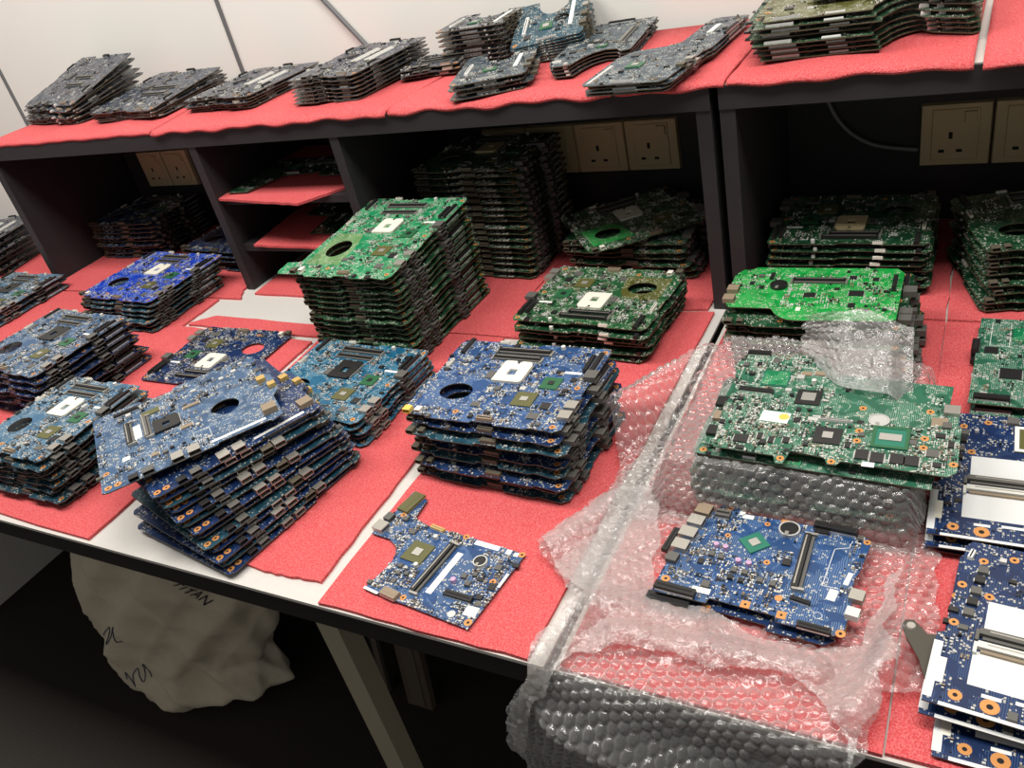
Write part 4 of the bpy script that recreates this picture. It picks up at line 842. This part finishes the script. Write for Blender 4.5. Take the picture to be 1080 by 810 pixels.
Xs = X + .006 * waves(X, S, 12, 5, 20, 50) * sstep(0, -.06, S)
P = np.stack([Xs, Ys, Zs], 2)
P = P + normals(P) * (domes(X, S, .0100, .0043, .0030, a=.28, seed=1) + .004 * crease(X * 4, S * 4, 41, 9))[..., None]
link('bubble_wrap', grid_mesh('bubble_wrap', P, facemask(M), FILM), None, 'bubble wrap sheet under the blue pair, hanging over the front desk edge', 'bubble wrap', None)

wrap_f = bpy.data.objects['bubble_wrap']
m2 = poly_mask(X + waves(X, S, 35, 8, 60, 240) * .008, S + waves(X, S, 36, 8, 60, 240) * .008, [(-.058, .124), (-.012, .078), (.010, .060), (.004, .03), (-.010, -.010), (-.045, -.075), (-.062, -.14), (-.045, -.15), (-.012, -.06), (.02, .012), (.07, .035), (.13, .030), (.19, .040), (.22, .02), (.238, -.012), (.25, .048), (.255, .062), (.254, .17), (.243, .15), (.232, .08), (.20, .062), (.12, .078), (.07, .088), (.052, .13), (.04, .19), (.02, .22), (-.012, .215)])
n0 = normals(np.stack([Xs, Ys, Zs], 2))
P2 = np.stack([Xs, Ys, Zs], 2) + n0 * (.0055 + .007 * np.maximum(crease(X * 2, S * 2, 43, 7), -.15) + .005 * crease(X * 7, S * 7, 44, 8) + .003 * crease(X * 14, S * 14, 46, 8) + domes(X, S, .0100, .0043, .0026, a=.9, seed=3) * .35)[..., None]
link('folded_layer', grid_mesh('folded_layer', P2, facemask(m2), FILM2), wrap_f, 'whiter crumpled second layer')

# the parcel sheet, wrapped over a block of boards with a raised lobe at the left
X, Y = np.meshgrid(np.arange(-.08, .275, RES), np.arange(.13, .46, RES), indexing='ij')
poly = [(-.050, .295), (-.046, .325), (-.030, .352), (-.004, .385), (.022, .415), (.045, .432), (.10, .438), (.20, .425), (.258, .40), (.262, .30), (.264, .22), (.262, .150), (.20, .140), (.10, .138), (.045, .140), (.010, .150), (-.012, .175), (-.022, .21), (-.024, .245), (-.030, .262)]
M = poly_mask(X + waves(X, Y, 15, 8, 60, 200) * .005, Y + waves(X, Y, 16, 8, 60, 200) * .005, poly)
TOPH, Y1, LF = .0535, .214, .058
bx = sstep(.018, .045, X) * (1 - .6 * sstep(.250, .264, X)); f = np.clip((Y1 - Y) / LF, 0, 1)
under_ = np.minimum(Y - (Y1 - LF), 0)
yb = np.where(Y > Y1, Y, Y1 - .016 * f ** .8 - .004 * np.sin(f * 3.1) + under_); zb = .004 + TOPH * (1 - f) ** .9
blk = bx * (1 - f)
h = .004 * (1 - bx) + bx * zb
YY = (1 - bx) * (Y + .03 * (1 - sstep(.17, .22, Y))) + bx * yb
h = np.maximum(h, .004 + .052 * ridge(X, Y, (-.040, .305), (.030, .415), .030))
h = np.maximum(h, .004 + .040 * ridge(X, Y, (.035, .37), (.07, .42), .03))
h += (.004 * waves(X, Y, 21) + .006 * np.maximum(crease(X, Y, 22), 0) + .003) * (1 - .85 * bx * sstep(.22, .24, Y)) * (1 - .6 * bx) + .006 * ridge(X, Y, (.01, .20), (.035, .40), .010)
YY = YY - .006 * bx * (waves(X, Y, 23, 6, 20, 70)) * (f > 0) * np.sin(f * 3.14)
P = np.stack([X, YY, h], 2)
P = P + normals(P) * (.003 * crease(X * 4, Y * 4, 42, 9) + domes(X, Y, .0100, .0044, .0032, a=-.15, seed=2) * (1 - .5 * blk * ridge(X, Y, (.08, .27), (.23, .27), .06)))[..., None]
wrap = link('bubble_wrap', grid_mesh('bubble_wrap', P, facemask(M), FILM), None, 'bubble wrap parcel under the three mint green boards, with a raised left lobe', 'bubble wrap', None)
# its back flap, crumpled and standing up behind the boards
U, V = np.meshgrid(np.linspace(0, 1, 150), np.linspace(0, 1, 120), indexing='ij')
fx = .128 + .108 * U + .010 * (1 - V) * (U - .2)
yb0 = .398 - .056 * sstep(0, .5, U) - .012 * U; zb0 = .070 - .016 * sstep(.8, 1.0, U)
fy = yb0 * (1 - V) + (.412 - .008 * U) * V + .012 * np.sin(V * 3.1) * np.sin(U * 3.1); fz = zb0 * (1 - V) + (.094 + .024 * np.sin(.3 + U * 2.5)) * V
P = np.stack([fx, fy, fz], 2); n = normals(P)
P = P + n * (.012 * crease(fx * 2.2, V * .10, 31, 6) + .005 * crease(fx * 6, V * .3, 33, 6) + .004 * waves(fx, V * .08, 32, 6, 60, 200) + domes(U * .11, V * .075, .0095, .0042, .0028, seed=5) * (1 - .75 * sstep(.2, .5, U)))[..., None]
keep = facemask((U > .02 + .05 * np.sin(V * 9) ** 2) & (V < .97 + .03 * np.sin(U * 13)))
link('raised_flap', grid_mesh('raised_flap', P, keep, FILM2), wrap, 'crumpled cloudy flap standing behind the boards')

# ---------------------------------------------------------------- dark bracket with a screw, half under the tilted white-patched pair
br = empty('metal_bracket', (.2665, .096, .020), 'black forked metal bracket with one screw, left of the tilted white-patched pair', 'bracket')
t = MB().prism([(-.008, .006), (-.006, .012), (0, .013), (.005, .008), (.010, .002), (.030, .006), (.030, -.001), (.014, -.006), (.020, -.030), (.026, -.05), (.016, -.052), (.006, -.022), (-.004, -.004)], 0, .002, mat('bracket_metal', (.075, .066, .052), .45, .3))
link('bracket_plate', t.mesh('bracket_plate'), br)
t = MB().cyl(-.0015, .0065, .002, .0038, .0012, STEEL, 16, .003); link('screw', t.mesh('screw'), br)

# ---------------------------------------------------------------- sack under the desk
NT, NZ = 144, 90
def sack_pt(th, t):
    """th around, t from base 0 to top 1"""
    zz = FZ + .004 + (.565) * t
    k3 = [0, .2, .5, .85]
    cx = float(np.interp(t, k3, [-.8826, -.900, -.815, -.700])); cy = .1714 + .009 * t
    base = min(1, (t + .002) / .07) ** .4
    rx = float(np.interp(t, k3, [.172, .168, .205, .225])) * base; ry = .082 * base
    w = .007 * math.sin(3 * th + 7 * t) + .005 * math.sin(7 * th - 13 * t + 1) + .004 * math.sin(11 * th + 21 * t) + .010 * abs(math.sin(4.5 * th + 9 * t)) * (1 - t) ** 2 - .006 * abs(math.sin(6 * th - 9 * t)) - .005 * abs(math.sin(9 * th + 17 * t + 1)) - .004 * abs(math.sin(2 * th + 26 * t))
    q = .88 + .12 * abs(math.cos(th)) ** 1.5
    dx = (rx + w) * math.cos(th) * q
    return Vector((cx + dx, cy + (ry + w) * math.sin(th) + .164 * dx, zz))
b = MB(); vs = [sack_pt(2 * math.pi * i / NT, j / NZ) for j in range(NZ + 1) for i in range(NT)]
fs = [(j * NT + i, j * NT + (i + 1) % NT, (j + 1) * NT + (i + 1) % NT, (j + 1) * NT + i) for j in range(NZ) for i in range(NT)]
fs += [tuple(range(NT - 1, -1, -1)), tuple(range(NZ * NT, (NZ + 1) * NT))]
b.add(vs, fs, SACK)
sack = empty('sack', (0, 0, 0), 'creased off-white sack standing under the desk below the fanned pile', 'bag')
sack.location = (-.885, .185, FZ); sc = link('sack_body', b.mesh('sack_body', True), sack); sc.location = -sack.location
def sack_text(word, th0, t0, size, rot):
    c = bpy.data.curves.new('printed_word', 'FONT'); c.body = word; c.size = size; c.extrude = 0; c.space_character = 1.08
    o = bpy.data.objects.new('tmp', c); COL.objects.link(o); dg = bpy.context.evaluated_depsgraph_get()
    me = bpy.data.meshes.new_from_object(o.evaluated_get(dg)); bpy.data.objects.remove(o)
    import bmesh
    bm = bmesh.new(); bm.from_mesh(me); bmesh.ops.subdivide_edges(bm, edges=bm.edges, cuts=1); ca, sa = math.cos(rot), math.sin(rot)
    for v in bm.verts:
        x, y = ca * v.co.x - sa * v.co.y, sa * v.co.x + ca * v.co.y
        th, t = th0 + x / .20, t0 + y / .565
        p = sack_pt(th, t); e = .004
        nrm = (sack_pt(th + e, t) - p).cross(sack_pt(th, t + e) - p).normalized()
        v.co = p + nrm * .0016
    bm.to_mesh(me); bm.free(); me.materials.append(INK)
    w = link('printed_word', me, sack, 'black printed lettering'); w.location = -sack.location
TXT = (5.00, .690, .030, -.86)
sack_text('TITAN', *TXT)
for pts in ([(4.05, .36), (4.12, .40), (4.15, .34), (4.2, .41), (4.24, .35), (4.33, .36)], [(4.2, .16), (4.3, .20), (4.36, .15), (4.44, .22), (4.5, .17), (4.56, .25), (4.62, .26), (4.58, .18)]):
    q = spline(pts, 6)
    r_ = link('scribble', tube_mesh('scribble', [tuple(sack_pt(p[0], p[1]) + Vector((0, -.0012, 0))) for p in q], (.0008), BLUEINK, 5), sack); r_.location = -sack.location

# ---------------------------------------------------------------- things leaning in the dark under the desk
for k, (x, y, w, dpt, hh, m_, lab) in enumerate(((-.478, .26, .050, .012, .30, BROWN, 'dark brown board leaning in the dark under the desk, right of the leg'),
                                                (-.555, .27, .022, .012, .27, mat('dark_strip', (.035, .03, .027), .4), 'narrow dark strip leaning under the desk between leg and board'))):
    t = MB().box(0, 0, 0, w, dpt, hh, m_); t.box(0, -dpt / 2 - .001, .006, w * .5, .002, hh - .02, mat('dull_face', (.11, .085, .065), .55))
    o = link('leaning_board', t.mesh('leaning_board'), None, lab, 'board'); o.location = (x, y, FZ + .0); o.rotation_euler = (math.radians(-9), 0, 0)
